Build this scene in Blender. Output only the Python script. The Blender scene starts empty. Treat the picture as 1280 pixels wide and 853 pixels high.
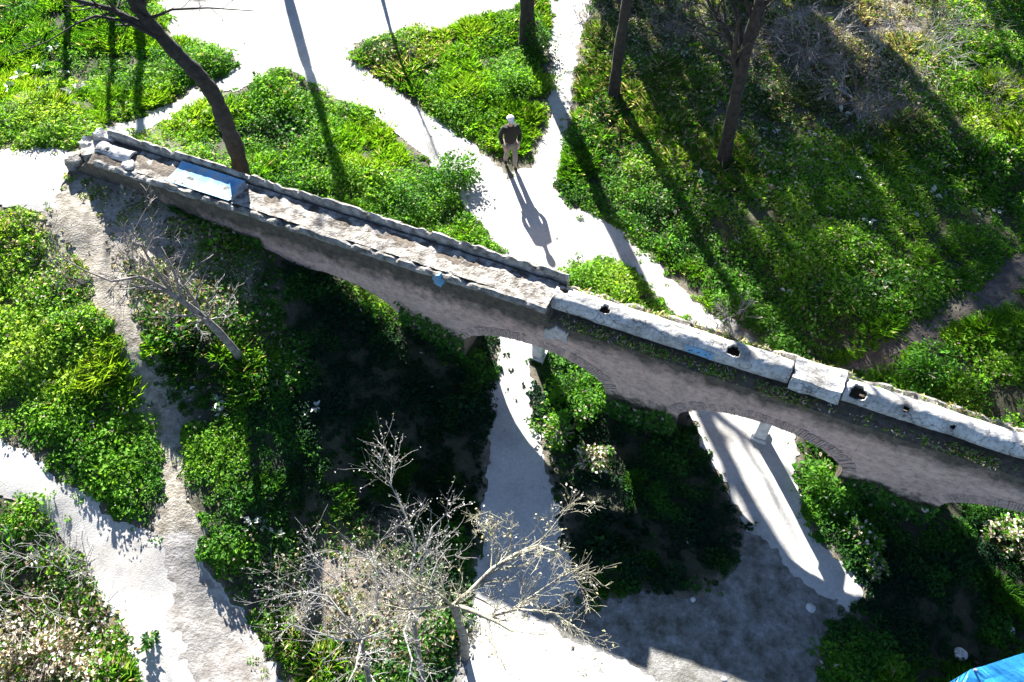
import bpy, bmesh, math, random
import numpy as np
from mathutils import Vector, Matrix
R = math.radians
rng = np.random.default_rng(7)
random.seed(7)
scn = bpy.context.scene
col = scn.collection

# ------------------------------------------------------------------ camera, sky, sun, exposure
CAM_H, PITCH, FPX = 16.4, 54.0, 1070.0
cam = bpy.data.objects.new('camera', bpy.data.cameras.new('camera'))
col.objects.link(cam)
cam.location = (0, 0, CAM_H)
cam.rotation_euler = (R(90 - PITCH), 0, 0)
cam.data.sensor_width = 36.0
cam.data.lens = FPX / 1280 * 36
cam.data.clip_end = 600
scn.camera = cam

SUN_EL, SUN_AZ = 25.0, 16.5          # azimuth measured from +Y towards -X
world = bpy.data.worlds.new('World'); scn.world = world; world.use_nodes = True
wn = world.node_tree.nodes; wl = world.node_tree.links
sky = wn.new('ShaderNodeTexSky'); sky.sky_type = 'NISHITA'; sky.sun_disc = False
sky.altitude = 2500; sky.air_density = .8; sky.dust_density = .2; sky.sun_elevation = R(SUN_EL); sky.sun_rotation = R(-SUN_AZ)
bg = wn['Background']; wl.new(sky.outputs[0], bg.inputs[0]); bg.inputs[1].default_value = 0.05
sun = bpy.data.objects.new('sun', bpy.data.lights.new('sun', 'SUN')); col.objects.link(sun)
sun.data.energy = 5.0; sun.data.angle = R(0.5); sun.data.color = (1.0, 0.955, 0.88)
sdir = Vector((math.sin(R(SUN_AZ)), -math.cos(R(SUN_AZ)), -math.tan(R(SUN_EL)))).normalized()
sun.rotation_euler = sdir.to_track_quat('-Z', 'Y').to_euler()
sun.location = (-10, 40, 30)
scn.view_settings.view_transform = 'Standard'; scn.view_settings.look = 'None'
scn.view_settings.exposure = 2.5; scn.view_settings.gamma = 1.0

# ------------------------------------------------------------------ numeric helpers
_tab = np.random.default_rng(3).random((8, 256, 256))
def vnoise(x, y, seed=0):
    x = np.asarray(x, float); y = np.asarray(y, float)
    t = _tab[seed % 8]
    xi = np.floor(x).astype(int); yi = np.floor(y).astype(int)
    fx = x - xi; fy = y - yi
    fx = fx * fx * (3 - 2 * fx); fy = fy * fy * (3 - 2 * fy)
    a = t[xi % 256, yi % 256]; b = t[(xi + 1) % 256, yi % 256]
    c = t[xi % 256, (yi + 1) % 256]; d = t[(xi + 1) % 256, (yi + 1) % 256]
    return (a * (1 - fx) + b * fx) * (1 - fy) + (c * (1 - fx) + d * fx) * fy
def fbm(x, y, seed=0, o=4):
    s = 0; a = .5; tot = 0
    for i in range(o):
        s = s + a * vnoise(x * 2**i + 17.3 * i, y * 2**i + 9.1 * i, seed + i); tot += a; a *= .5
    return s / tot
def sstep(a, b, x):
    t = np.clip((x - a) / (b - a), 0, 1); return t * t * (3 - 2 * t)

# the lie of the land: a bank at the left end of the aqueduct falling to a hollow under its arches
CTRL = np.array([(-10.3,15.2,2.45),(-8,14.1,2.4),(-5.6,13.2,2.1),(-4.3,12.6,1.75),(-3.4,12.1,1.2),(-2.6,11.8,.55),(-1.2,11.2,.05),(0,10.5,0),
  (3,9,0),(8,7,0.05),(12,5,.1),(-4.3,10.6,1.45),(-7,12.3,2.0),(-9.5,11.5,1.95),(-10,8.2,1.5),(-12,5,1.1),(-8,5,.8),(-6.5,8,1.0),(-4,5.5,.1),(-2.4,9,.35),(0,6,0),(4,5,0),(0,8.4,0),
  (-14,16.5,2.45),(-19,16,2.4),(-14,11.5,2.0),(-13,21,1.4),(-8.5,18,1.6),(-5,16.2,1.3),(-3.2,14.6,.5),(-3,18.5,.2),(-1.2,13.6,.05),(0,18,0),(1,13,0),(5,11,0),(5,20,.2),
  (10,14,.5),(14,12,.5),(15,20,1.1),(12,26,.9),(5,27,.2),(0,27,0),(-7,25,.3),(-12,27,.7),(-18,26,1.0),(18,8,.3)])
def tz0(x, y):
    x = np.asarray(x, float); y = np.asarray(y, float)
    num = 0; den = 1e-9
    for cx, cy, cz in CTRL:
        w = np.exp(-((x - cx)**2 + (y - cy)**2) / (2 * 1.25**2)) + 1e-4 / (1 + (x - cx)**2 + (y - cy)**2)
        num = num + w * cz; den = den + w
    return num / den
def tz(x, y):
    return tz0(x, y) + .10 * (fbm(np.asarray(x) * .9 + 40, np.asarray(y) * .9 + 40, 1, 3) - .5)
cP, sP = math.cos(R(PITCH)), math.sin(R(PITCH))
def ray(px, py):
    u = (px - 640) / FPX; v = (py - 426.5) / FPX
    return np.array([u, cP - v * sP, -sP - v * cP])
def at(px, py, z=None):
    """authoring aid: where the line of sight through a photograph point meets the land (or height z)"""
    d = ray(px, py)
    if z is not None:
        return np.array([0, 0, CAM_H]) + d * (z - CAM_H) / d[2]
    zz = .5
    for _ in range(25):
        p = np.array([0, 0, CAM_H]) + d * (zz - CAM_H) / d[2]
        zz = .5 * zz + .5 * float(tz(p[0], p[1]))
    return np.array([0, 0, CAM_H]) + d * (zz - CAM_H) / d[2]
def at_y(px, py, y):
    d = ray(px, py); return np.array([0, 0, CAM_H]) + d * (y / d[1])
def proj(x, y, z):
    dz = z - CAM_H
    dep = y * cP - dz * sP
    return 640 + FPX * x / dep, 426.5 - FPX * (y * sP + dz * cP) / dep

# ------------------------------------------------------------------ object helpers
def link(o, parent=None):
    col.objects.link(o)
    if parent is not None: o.parent = parent
    return o
def tag(o, label=None, cat=None, group=None, kind=None):
    if label: o['label'] = label
    if cat: o['category'] = cat
    if group: o['group'] = group
    if kind: o['kind'] = kind
    return o
def empty(name, loc, label, cat, group=None, rz=0):
    o = bpy.data.objects.new(name, None); o.location = [float(v) for v in loc]; o.rotation_euler.z = rz
    o.empty_display_size = .3
    link(o); return tag(o, label, cat, group)
def np_mesh(name, verts, faces, mat, parent=None, colors=None, uvs=None, smooth=False, origin=None):
    """verts (N,3); faces (M,k) array, or a list of index tuples"""
    verts = np.asarray(verts, np.float32)
    if origin is not None: verts = verts - np.asarray(origin, np.float32)
    me = bpy.data.meshes.new(name)
    if isinstance(faces, np.ndarray):
        k = faces.shape[1]
        me.vertices.add(len(verts)); me.vertices.foreach_set('co', verts.ravel())
        me.loops.add(faces.size); me.loops.foreach_set('vertex_index', faces.astype(np.int32).ravel())
        me.polygons.add(len(faces))
        me.polygons.foreach_set('loop_start', np.arange(0, faces.size, k, dtype=np.int32))
        me.update(calc_edges=True)
    else:
        me.from_pydata(verts.tolist(), [], [tuple(int(i) for i in f) for f in faces]); me.update()
    if colors is not None:
        a = me.color_attributes.new('col', 'FLOAT_COLOR', 'POINT')
        c = np.ones((len(verts), 4), np.float32); c[:, :3] = colors
        a.data.foreach_set('color', c.ravel())
    if uvs is not None:
        uvs = np.asarray(uvs, np.float32)
        li = np.zeros(len(me.loops), np.int32); me.loops.foreach_get('vertex_index', li)
        l = me.uv_layers.new(name='uv'); l.data.foreach_set('uv', uvs[li].ravel())
    if smooth: me.polygons.foreach_set('use_smooth', np.ones(len(me.polygons), bool))
    me.materials.append(mat)
    o = bpy.data.objects.new(name, me)
    link(o, parent)
    if origin is not None and parent is None: o.location = [float(v) for v in origin]
    return o
class MB:
    def __init__(s): s.v = []; s.f = []; s.uv = []
    def add(s, v, f, uv=None):
        n = len(s.v); s.v += [tuple(map(float, p)) for p in v]; s.f += [tuple(i + n for i in q) for q in f]
        s.uv += uv if uv else [(0, 0)] * len(v)
    def tube(s, pts, rad, k=6, cap=True):
        pts = np.asarray(pts, float); n = len(pts)
        t = np.gradient(pts, axis=0); t /= np.linalg.norm(t, axis=1)[:, None] + 1e-9
        ref = np.array([0.13, .31, .94]) if abs(t[0][2]) < .9 else np.array([.94, .31, .13])
        a = np.cross(t, ref); a /= np.linalg.norm(a, axis=1)[:, None] + 1e-9
        b = np.cross(t, a)
        ang = np.arange(k) * 2 * math.pi / k
        rad = np.broadcast_to(np.asarray(rad, float), (n,))
        V = pts[:, None] + rad[:, None, None] * (np.cos(ang)[None, :, None] * a[:, None] + np.sin(ang)[None, :, None] * b[:, None])
        F = []
        for i in range(n - 1):
            for j in range(k):
                F.append((i*k + j, i*k + (j+1) % k, (i+1)*k + (j+1) % k, (i+1)*k + j))
        if cap: F.append(tuple(range(k))[::-1]); F.append(tuple((n-1)*k + j for j in range(k)))
        L = np.concatenate([[0], np.cumsum(np.linalg.norm(np.diff(pts, axis=0), axis=1))])
        s.add(V.reshape(-1, 3), F, [(j / k, float(l)) for l in L for j in range(k)])
    def box(s, c, size, rz=0, jit=0, r=None):
        h = np.array(size) / 2; V = []
        for dz in (-1, 1):
            for dx, dy in ((-1,-1),(1,-1),(1,1),(-1,1)):
                p = h * np.array([dx, dy, dz]) * (1 + jit * (random.random() - .5))
                V.append((c[0] + p[0]*math.cos(rz) - p[1]*math.sin(rz), c[1] + p[0]*math.sin(rz) + p[1]*math.cos(rz), c[2] + p[2]))
        s.add(V, [(0,3,2,1),(4,5,6,7),(0,1,5,4),(1,2,6,5),(2,3,7,6),(3,0,4,7)])
    def build(s, name, mat, parent=None, smooth=False, origin=None):
        o = np_mesh(name, np.array(s.v), s.f, mat, parent, uvs=s.uv, smooth=smooth, origin=origin)
        return o

# ------------------------------------------------------------------ materials
def mat(name):
    m = bpy.data.materials.new(name); m.use_nodes = True
    nt = m.node_tree; return m, nt, nt.nodes['Principled BSDF'], nt.nodes['Material Output']
def N(nt, t, **kw):
    n = nt.nodes.new(t)
    for k, v in kw.items():
        if k in n.inputs.keys(): n.inputs[k].default_value = v
        else: setattr(n, k, v)
    return n
def ramp(nt, fac, stops):
    r = nt.nodes.new('ShaderNodeValToRGB'); el = r.color_ramp.elements
    while len(el) < len(stops): el.new(.5)
    for e, (p, c) in zip(el, stops):
        e.position = p; e.color = (*c, 1) if len(c) == 3 else c
    nt.links.new(fac, r.inputs[0]); return r.outputs[0]
def noise(nt, scale, detail=6, rough=.6, vec=None, dim=None):
    n = N(nt, 'ShaderNodeTexNoise', Scale=scale, Detail=detail, Roughness=rough)
    if vec is None:
        g = nt.nodes.get('GEO') or N(nt, 'ShaderNodeNewGeometry'); g.name = 'GEO'; vec = g.outputs['Position']
    nt.links.new(vec, n.inputs['Vector']); return n.outputs['Fac']
def mix(nt, f, a, b, mode='MIX'):
    m = nt.nodes.new('ShaderNodeMix'); m.data_type = 'RGBA'; m.blend_type = mode
    for s, v in ((m.inputs[0], f), (m.inputs[6], a), (m.inputs[7], b)):
        if isinstance(v, (int, float)): s.default_value = v
        elif isinstance(v, tuple): s.default_value = (*v, 1)
        else: nt.links.new(v, s)
    return m.outputs[2]
def bump(nt, bs, h, strength=.5, dist=.02):
    b = N(nt, 'ShaderNodeBump', Strength=strength, Distance=dist); nt.links.new(h, b.inputs['Height']); nt.links.new(b.outputs[0], bs.inputs['Normal'])
def math_(nt, op, a, b=0.):
    m = N(nt, 'ShaderNodeMath', operation=op)
    for s, v in ((m.inputs[0], a), (m.inputs[1], b)):
        if isinstance(v, (int, float)): s.default_value = v
        else: nt.links.new(v, s)
    return m.outputs[0]
def mapr(nt, v, a, b):
    m = N(nt, 'ShaderNodeMapRange'); m.inputs[1].default_value = a; m.inputs[2].default_value = b; nt.links.new(v, m.inputs[0]); return m.outputs[0]

def m_simple(name, c1, c2, scale=6, rough=.85, bstr=.4, bdist=.02, detail=8, lo=.35, hi=.65):
    m, nt, bs, _ = mat(name)
    n = noise(nt, scale, detail)
    nt.links.new(ramp(nt, n, [(lo, c1), (hi, c2)]), bs.inputs['Base Color'])
    bs.inputs['Roughness'].default_value = rough
    if bstr: bump(nt, bs, noise(nt, scale * 4, 5), bstr, bdist)
    return m
M = {}
# soil under the plants, coloured by an attribute
m, nt, bs, _ = mat('soil'); at_n = N(nt, 'ShaderNodeAttribute', attribute_name='col')
n1 = noise(nt, 9, 8, .7)
nt.links.new(mix(nt, .75, at_n.outputs['Color'], ramp(nt, n1, [(.3, (.35,.35,.35)), (.7, (1.6,1.55,1.5))]), 'MULTIPLY'), bs.inputs['Base Color'])
bs.inputs['Roughness'].default_value = .95; bump(nt, bs, noise(nt, 26, 6, .7), .9, .05); M['soil'] = m
# pale trodden sand
m, nt, bs, _ = mat('sand')
c = mix(nt, .8, ramp(nt, noise(nt, .9, 5, .6), [(.32, (.34,.325,.305)), (.52, (.43,.42,.40)), (.7, (.47,.46,.44))]), ramp(nt, noise(nt, 14, 8, .75), [(.3, (.7,.69,.68)), (.6, (1.05,1.05,1.05))]), 'MULTIPLY')
spk = ramp(nt, noise(nt, 38, 3, .6), [(.27, (.35,.33,.3)), (.33, (1,1,1))])
nt.links.new(mix(nt, .8, c, spk, 'MULTIPLY'), bs.inputs['Base Color'])
bs.inputs['Roughness'].default_value = .95; bump(nt, bs, noise(nt, 30, 6, .7), .45, .02); M['sand'] = m
# darker trodden earth with moss blotches
m, nt, bs, _ = mat('earth')
c = mix(nt, ramp(nt, noise(nt, 2.4, 10, .75), [(.36, (0,0,0)), (.62, (1,1,1))]), ramp(nt, noise(nt, 12, 8, .7), [(.3, (.18,.175,.17)), (.65, (.33,.325,.32))]), (.075, .075, .055))
nt.links.new(c, bs.inputs['Base Color']); bs.inputs['Roughness'].default_value = .95
bump(nt, bs, noise(nt, 24, 6, .7), .7, .04); M['earth'] = m
M['trail'] = m_simple('trail', (.15,.13,.10), (.36,.33,.28), 5, .95, .8, .04)
M['grey_shade'] = m_simple('grey_shade', (.17,.155,.14), (.36,.34,.32), 4, .95, .7, .03)
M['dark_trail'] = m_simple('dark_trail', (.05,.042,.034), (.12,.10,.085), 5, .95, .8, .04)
# leaves
def m_leaf(name, trans=.4, rough=.45, spec=.35):
    m, nt, bs, out = mat(name)
    a = N(nt, 'ShaderNodeAttribute', attribute_name='col')
    nt.links.new(a.outputs['Color'], bs.inputs['Base Color']); bs.inputs['Roughness'].default_value = rough
    bs.inputs['Specular IOR Level'].default_value = spec
    t = N(nt, 'ShaderNodeBsdfTranslucent')
    nt.links.new(mix(nt, 1.0, a.outputs['Color'], (1.7, 1.7, .6), 'MULTIPLY'), t.inputs[0])
    s = N(nt, 'ShaderNodeMixShader'); s.inputs[0].default_value = trans
    nt.links.new(bs.outputs[0], s.inputs[1]); nt.links.new(t.outputs[0], s.inputs[2]); nt.links.new(s.outputs[0], out.inputs[0])
    return m
M['leaf'] = m_leaf('leaf', .45, .65, .15); M['glossy_leaf'] = m_leaf('glossy_leaf', .2, .25, .6); M['dry_leaf'] = m_leaf('dry_leaf', .25, .7, .2)
# brick of the aqueduct: uv = metres along and up the wall
def m_brick(name, radial=False):
    m, nt, bs, _ = mat(name)
    uv = N(nt, 'ShaderNodeUVMap'); uv.uv_map = 'uv'
    sx = N(nt, 'ShaderNodeSeparateXYZ'); nt.links.new(uv.outputs[0], sx.inputs[0])
    br = N(nt, 'ShaderNodeTexBrick', Scale=1.0)
    br.inputs['Brick Width'].default_value = .28; br.inputs['Row Height'].default_value = .065; br.inputs['Mortar Size'].default_value = .008
    br.inputs['Color1'].default_value = (.60,.385,.31,1); br.inputs['Color2'].default_value = (.46,.30,.245,1); br.inputs['Mortar'].default_value = (.52,.46,.43,1)
    br.inputs['Mortar Smooth'].default_value = .4; br.inputs['Bias'].default_value = -.1
    nt.links.new(uv.outputs[0], br.inputs['Vector'])
    n2 = noise(nt, 2.2, 8, .7); n3 = noise(nt, 7, 8, .7); n4 = noise(nt, .8, 4, .6)
    # wind-worn plaster smears, then dark damp moss along the top and the foot of the wall
    c = mix(nt, ramp(nt, n2, [(.42, (.15,.15,.15)), (.62, (.85,.85,.85))]), br.outputs['Color'], (.70,.50,.42))
    c = mix(nt, .6, c, ramp(nt, n3, [(.32, (.50,.47,.45)), (.55, (1.3,1.28,1.25))]), 'MULTIPLY')
    mp = N(nt, 'ShaderNodeMapping'); mp.inputs['Scale'].default_value = (2.2, 6, 1); nt.links.new(uv.outputs[0], mp.inputs['Vector'])
    c = mix(nt, .35, c, ramp(nt, noise(nt, 2.2, 8, .7, mp.outputs[0]), [(.32, (.6,.58,.57)), (.62, (1.2,1.18,1.17))]), 'MULTIPLY')
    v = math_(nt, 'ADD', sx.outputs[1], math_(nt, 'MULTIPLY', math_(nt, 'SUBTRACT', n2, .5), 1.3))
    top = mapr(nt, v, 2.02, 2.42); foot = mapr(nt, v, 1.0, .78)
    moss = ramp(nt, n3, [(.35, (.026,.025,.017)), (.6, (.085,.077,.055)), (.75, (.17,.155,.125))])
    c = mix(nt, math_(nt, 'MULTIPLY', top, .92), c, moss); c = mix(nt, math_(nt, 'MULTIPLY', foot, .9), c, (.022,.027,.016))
    nt.links.new(c, bs.inputs['Base Color']); bs.inputs['Roughness'].default_value = .92
    bump(nt, bs, math_(nt, 'ADD', math_(nt, 'MULTIPLY', br.outputs['Fac'], -.7), math_(nt, 'MULTIPLY', n3, 1.5)), .8, .035)
    return m
M['brick'] = m_brick('brick')
M['voussoir'] = m_simple('voussoir', (.30,.21,.18), (.62,.46,.40), 14, .9, .6, .02)
M['old_plaster'] = m_simple('old_plaster', (.34,.30,.28), (.62,.57,.54), 9, .95, .6, .02)
M['mortar'] = m_simple('mortar', (.06,.05,.045), (.12,.10,.09), 9, .95, .5, .02)
m, nt, bs, _ = mat('plaster')
c = ramp(nt, noise(nt, 2.2, 10, .65), [(.30, (.20,.19,.17)), (.46, (.40,.39,.37)), (.62, (.60,.59,.575))])
c = mix(nt, .85, c, ramp(nt, noise(nt, 16, 8, .75), [(.33, (.35,.33,.30)), (.52, (1,1,1))]), 'MULTIPLY')
vo = N(nt, 'ShaderNodeTexVoronoi', Scale=1.7); vo.feature = 'DISTANCE_TO_EDGE'; nv = N(nt, 'ShaderNodeTexNoise', Scale=4.0); nt.links.new(nt.nodes['GEO'].outputs['Position'], nv.inputs['Vector'])
va = N(nt, 'ShaderNodeVectorMath', operation='MULTIPLY_ADD'); nt.links.new(nv.outputs['Color'], va.inputs[0]); va.inputs[1].default_value = (.35,.35,.35); nt.links.new(nt.nodes['GEO'].outputs['Position'], va.inputs[2]); nt.links.new(va.outputs[0], vo.inputs['Vector'])
c = mix(nt, .8, c, ramp(nt, vo.outputs['Distance'], [(.004, (.22,.2,.18)), (.016, (1,1,1))]), 'MULTIPLY')
nt.links.new(c, bs.inputs['Base Color']); bs.inputs['Roughness'].default_value = .9; bump(nt, bs, noise(nt, 12, 8, .7), .7, .02); M['plaster'] = m
m, nt, bs, _ = mat('blue_plaster')
c = mix(nt, ramp(nt, noise(nt, 5, 9, .7), [(.50, (0,0,0)), (.62, (1,1,1))]), ramp(nt, noise(nt, 2, 5), [(.3, (.06,.22,.42)), (.7, (.20,.42,.62))]), (.36, .35, .33))
nt.links.new(c, bs.inputs['Base Color']); bs.inputs['Roughness'].default_value = .8; bump(nt, bs, noise(nt, 14, 6, .7), .6, .02); M['blue_plaster'] = m
M['rim'] = m_simple('rim', (.06,.055,.045), (.36,.34,.31), 5, .92, .9, .03, 10, .32, .62)
M['rubble'] = m_simple('rubble', (.07,.06,.05), (.44,.41,.37), 5, .95, 1.0, .05)
M['grey_stone'] = m_simple('grey_stone', (.38,.37,.36), (.62,.61,.60), 6, .85, .4, .01)
M['bark'] = m_simple('bark', (.013,.011,.009), (.042,.036,.030), 9, .95, 1.0, .03)
M['lichen_bark'] = m_simple('lichen_bark', (.12,.11,.095), (.40,.38,.27), 5, .9, .7, .015)
M['grey_bark'] = m_simple('grey_bark', (.17,.16,.155), (.42,.41,.40), 8, .9, .5, .01)
M['brown_twig'] = m_simple('brown_twig', (.10,.085,.075), (.26,.235,.215), 8, .9, .5, .01)
m, nt, bs, _ = mat('tarp'); nt.links.new(ramp(nt, noise(nt, 3, 4), [(.3, (.010,.13,.32)), (.5, (.018,.20,.45)), (.75, (.04,.27,.52))]), bs.inputs['Base Color']); bs.inputs['Roughness'].default_value = .45
bump(nt, bs, noise(nt, 5, 4), .4, .04); M['tarp'] = m
M['steel'] = m_simple('steel', (.2,.2,.21), (.32,.32,.33), 9, .5, 0)
M['skin'] = m_simple('skin', (.38,.24,.18), (.46,.30,.23), 12, .6, 0)
M['jacket'] = m_simple('jacket', (.007,.0065,.006), (.016,.014,.012), 14, .9, .4, .01)
M['trousers'] = m_simple('trousers', (.15,.135,.12), (.21,.195,.175), 12, .9, .4, .01)
M['cap'] = m_simple('cap', (.72,.71,.69), (.8,.79,.78), 12, .9, .2, .004)
M['shoe'] = m_simple('shoe', (.02,.018,.016), (.04,.035,.03), 12, .7, .2, .004)
M['hair'] = m_simple('hair', (.16,.15,.14), (.30,.29,.28), 30, .8, .3, .004)

# ------------------------------------------------------------------ ground, paths
def poly(pts): return np.array([at(*p)[:2] for p in pts])
def sdist(poly_, X, Y):
    d = np.full(X.shape, 1e9); ins = np.zeros(X.shape, bool); n = len(poly_)
    for i in range(n):
        a = poly_[i]; b = poly_[(i + 1) % n]; e = b - a
        wx = X - a[0]; wy = Y - a[1]
        t = np.clip((wx * e[0] + wy * e[1]) / (e @ e + 1e-12), 0, 1)
        d = np.minimum(d, (wx - e[0]*t)**2 + (wy - e[1]*t)**2)
        c = ((a[1] > Y) != (b[1] > Y)) & (X < (b[0] - a[0]) * (Y - a[1]) / (b[1] - a[1] + 1e-12) + a[0])
        ins ^= c
    d = np.sqrt(d); return np.where(ins, -d, d)
def stroke(pts, w):
    """a trail given by its centre line in photograph points and widths in metres -> world outline"""
    p = np.array([at(*q)[:2] for q in pts]); w = np.broadcast_to(np.asarray(w, float), (len(p),))
    t = np.gradient(p, axis=0); t /= np.linalg.norm(t, axis=1)[:, None]; n = np.stack([-t[:, 1], t[:, 0]], 1)
    return np.concatenate([p + n * w[:, None] / 2, (p - n * w[:, None] / 2)[::-1]])
PATHS = {
 'main': [poly([(170,-60),(640,-60),(660,2),(600,22),(560,33),(480,45),(442,55),(436,75),(470,100),(510,125),(545,150),(575,172),(610,198),(635,222),(662,208),(682,165),(690,110),(688,60),(682,-60),(745,-60),(738,0),(722,55),(716,130),(702,180),(695,235),(714,260),(748,275),(790,300),(830,340),(876,380),(912,412),(885,425),(838,384),(790,335),(756,320),(716,330),(690,352),(640,345),(624,312),(602,290),(580,250),(540,203),(484,157),(432,128),(396,108),(360,88),(322,92),(300,80),(262,64),(215,45)])],
 'hollow': [poly([(640,318),(700,330),(688,400),(664,455),(664,520),(690,600),(702,680),(735,765),(800,748),(870,752),(915,715),(935,660),(905,600),(880,560),(862,505),(860,400),(915,400),(985,480),(992,560),(994,610),(1008,650),(1040,697),(1086,742),(1060,768),(1022,800),(1040,930),(540,930),(575,800),(600,700),(606,600),(612,500),(628,420)])],
 'lower': [poly([(-80,500),(0,548),(60,588),(130,640),(188,672),(232,664),(262,720),(322,800),(365,870),(420,960),(160,960),(180,860),(150,780),(110,705),(60,655),(0,615),(-80,580)])],
 'upper': [poly([(-120,205),(0,190),(82,188),(88,215),(75,262),(30,262),(0,255),(-120,262)])],
}
TRAILS = [(stroke([(330,84),(300,98),(255,118),(205,142),(160,162),(135,174)], [.9,.7,.55,.5,.45,.4]), 'sand', 'narrow'),
          (stroke([(70,235),(110,300),(140,370),(165,425),(190,500),(212,570),(224,670)], [1.0,.8,.6,.5,.42,.45,.7]), 'trail', 'eroded'),
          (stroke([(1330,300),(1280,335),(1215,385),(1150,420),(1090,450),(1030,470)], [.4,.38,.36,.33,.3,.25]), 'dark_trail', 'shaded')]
fx = np.arange(-21, 21.001, .06); fy = np.arange(2.4, 31.5, .06)
gx = np.concatenate([-21 - np.geomspace(220, .4, 22), fx, 21 + np.geomspace(.4, 220, 22)])
gy = np.concatenate([2.4 - np.geomspace(220, .4, 22), fy, 31.5 + np.geomspace(.4, 220, 22)])
GX, GY = np.meshgrid(gx, gy); GZ = tz(GX, GY)
PX, PY = proj(GX, GY, np.where(GY > 1, GZ, 0))
front = (GY > 1.5)
edge = .34 * (fbm(GX * 1.6, GY * 1.6, 2, 5) - .5) + .16 * (vnoise(GX * 9, GY * 9, 5) - .5)
SD = {k: np.min([sdist(p, GX, GY) for p in v], axis=0) + edge for k, v in PATHS.items()}
TSD = [sdist(p, GX, GY) + edge * 1.6 for p, _, _ in TRAILS]
SALL = np.minimum.reduce(list(SD.values()) + TSD)

# zones of the planting, given as ellipses around points of the land: (px, py, rx, ry, turn, density, yellow, dry)
ZONES = [(70,400,150,200,0,1.1,1.1,0),(40,150,110,60,0,1.0,.95,0),(60,700,120,60,35,1,.55,.1),(20,800,130,110,0,.75,.0,.75),
  (150,285,125,98,0,.26,.7,.8),(245,372,105,66,20,.26,.2,.8),(500,85,70,30,-20,.7,.2,.75),(600,120,110,70,0,1.1,.6,0),(420,180,240,90,20,1.1,.45,0),
  (1060,70,240,120,-8,.55,.0,1.0),(850,60,130,90,0,.6,-.2,.7),(1240,90,90,130,0,1,.8,.1),(1080,280,170,110,0,1,.75,.1),(900,150,130,110,0,.8,0,.4),(560,230,90,70,0,1.2,.1,0),
  (480,540,260,190,20,1.0,-1.25,.06),(850,640,130,120,0,1.0,-1.25,.08),(1150,740,170,110,0,1.0,-1.25,.06),(440,750,120,100,0,.4,-.3,.8),(840,600,120,150,0,1.0,-1.25,.05),  # low ivy under the aqueduct; its dark colour paints in part of the shade
  (240,560,80,150,0,1.0,-.1,0),(330,450,60,50,0,.9,.2,.1),(462,368,45,22,38,1.3,1.1,0),(760,345,60,30,20,1,.5,0),(1200,450,100,60,0,1,.1,0)]
def zones(px, py):
    den = np.ones_like(px) * 1.0; ye = np.zeros_like(px); dr = np.zeros_like(px)
    for cx, cy, rx, ry, an, d, yw, dy in ZONES:
        c, s = math.cos(R(an)), math.sin(R(an)); ux = (px - cx); uy = (py - cy)
        q = ((ux*c + uy*s) / rx)**2 + ((-ux*s + uy*c) / ry)**2
        w = np.exp(-q**1.5)
        den = den * (1 - w) + d * w; ye = ye * (1 - w) + yw * w; dr = dr * (1 - w) + dy * w
    return den, ye, dr
DEN, YEL, DRY = zones(PX, PY)
# wall axis (front face) : y = FY0 + FS x
FY0, FS = 10.82, -.418
TD = np.array([1, FS]) / math.hypot(1, FS); NB = np.array([-TD[1], TD[0]])   # along, and towards the back
def W(s, n, z):
    s = np.asarray(s, float); n = np.asarray(n, float); z = np.asarray(z, float)
    s, n, z = np.broadcast_arrays(s, n, z)
    return np.stack([s * TD[0] + n * NB[0], FY0 + s * TD[1] + n * NB[1], z], -1)
WS = GX * TD[0] + (GY - FY0) * TD[1]; WN = GX * NB[0] + (GY - FY0) * NB[1]

dn = fbm(GX * .8, GY * .8, 4, 4)
g = np.zeros(GX.shape + (3,))
def lerp(a, b, t): return a * (1 - t[..., None]) + np.array(b) * t[..., None]
g[:] = (.035, .040, .020)
g = lerp(g, (.075, .085, .022), np.clip(YEL, 0, 1) * .8)
g = lerp(g, (.24, .205, .165), np.clip(DRY * 1.0 + (dn - .5) * .9, 0, 1) * np.clip(DRY * 1.4, 0, 1))
g = lerp(g, (.20, .175, .14), sstep(.3, .0, SALL) * .75)
dust = np.exp(-(((PX - 150) / 115)**2 + ((PY - 290) / 95)**2)**1.5) + np.exp(-(((PX - 235) / 95)**2 + ((PY - 365) / 62)**2)**1.5) + .8 * np.exp(-(((PX - 195) / 45)**2 + ((PY - 470) / 110)**2)**1.5)
g = lerp(g, (.33, .305, .265), np.clip(dust * 1.3 * (.45 + 1.1 * dn), 0, 1))
iy, ix = np.mgrid[0:len(gy) - 1, 0:len(gx) - 1]; nx = len(gx)
F = np.stack([iy*nx + ix, iy*nx + ix + 1, (iy+1)*nx + ix + 1, (iy+1)*nx + ix], -1).reshape(-1, 4)
GV = np.stack([GX, GY, GZ], -1).reshape(-1, 3)
tag(np_mesh('ground', GV, F, M['soil'], colors=g.reshape(-1, 3), smooth=True), kind='structure')
def sheet(name, sd, m, lift):
    inside = sd < 0
    fm = (inside[:-1, :-1] | inside[1:, :-1] | inside[1:, 1:] | inside[:-1, 1:]).ravel()
    f = F[fm]; used, inv = np.unique(f, return_inverse=True)
    v = GV[used].copy()
    d_y, d_x = np.gradient(sd, gy, gx); q = np.clip(sd.ravel()[used], 0, .12); gm = np.hypot(d_x, d_y).ravel()[used] + .3
    v[:, 0] -= q * d_x.ravel()[used] / gm**2; v[:, 1] -= q * d_y.ravel()[used] / gm**2
    v[:, 2] = tz(v[:, 0], v[:, 1])
    v[:, 2] += lift - .004 + .0 * v[:, 2]
    dd = sd.ravel()[used]; v[:, 2] += .012 * sstep(0, -.25, dd)
    return tag(np_mesh(name, v, inv.reshape(-1, 4), M[m], smooth=True), kind='structure')
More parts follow.
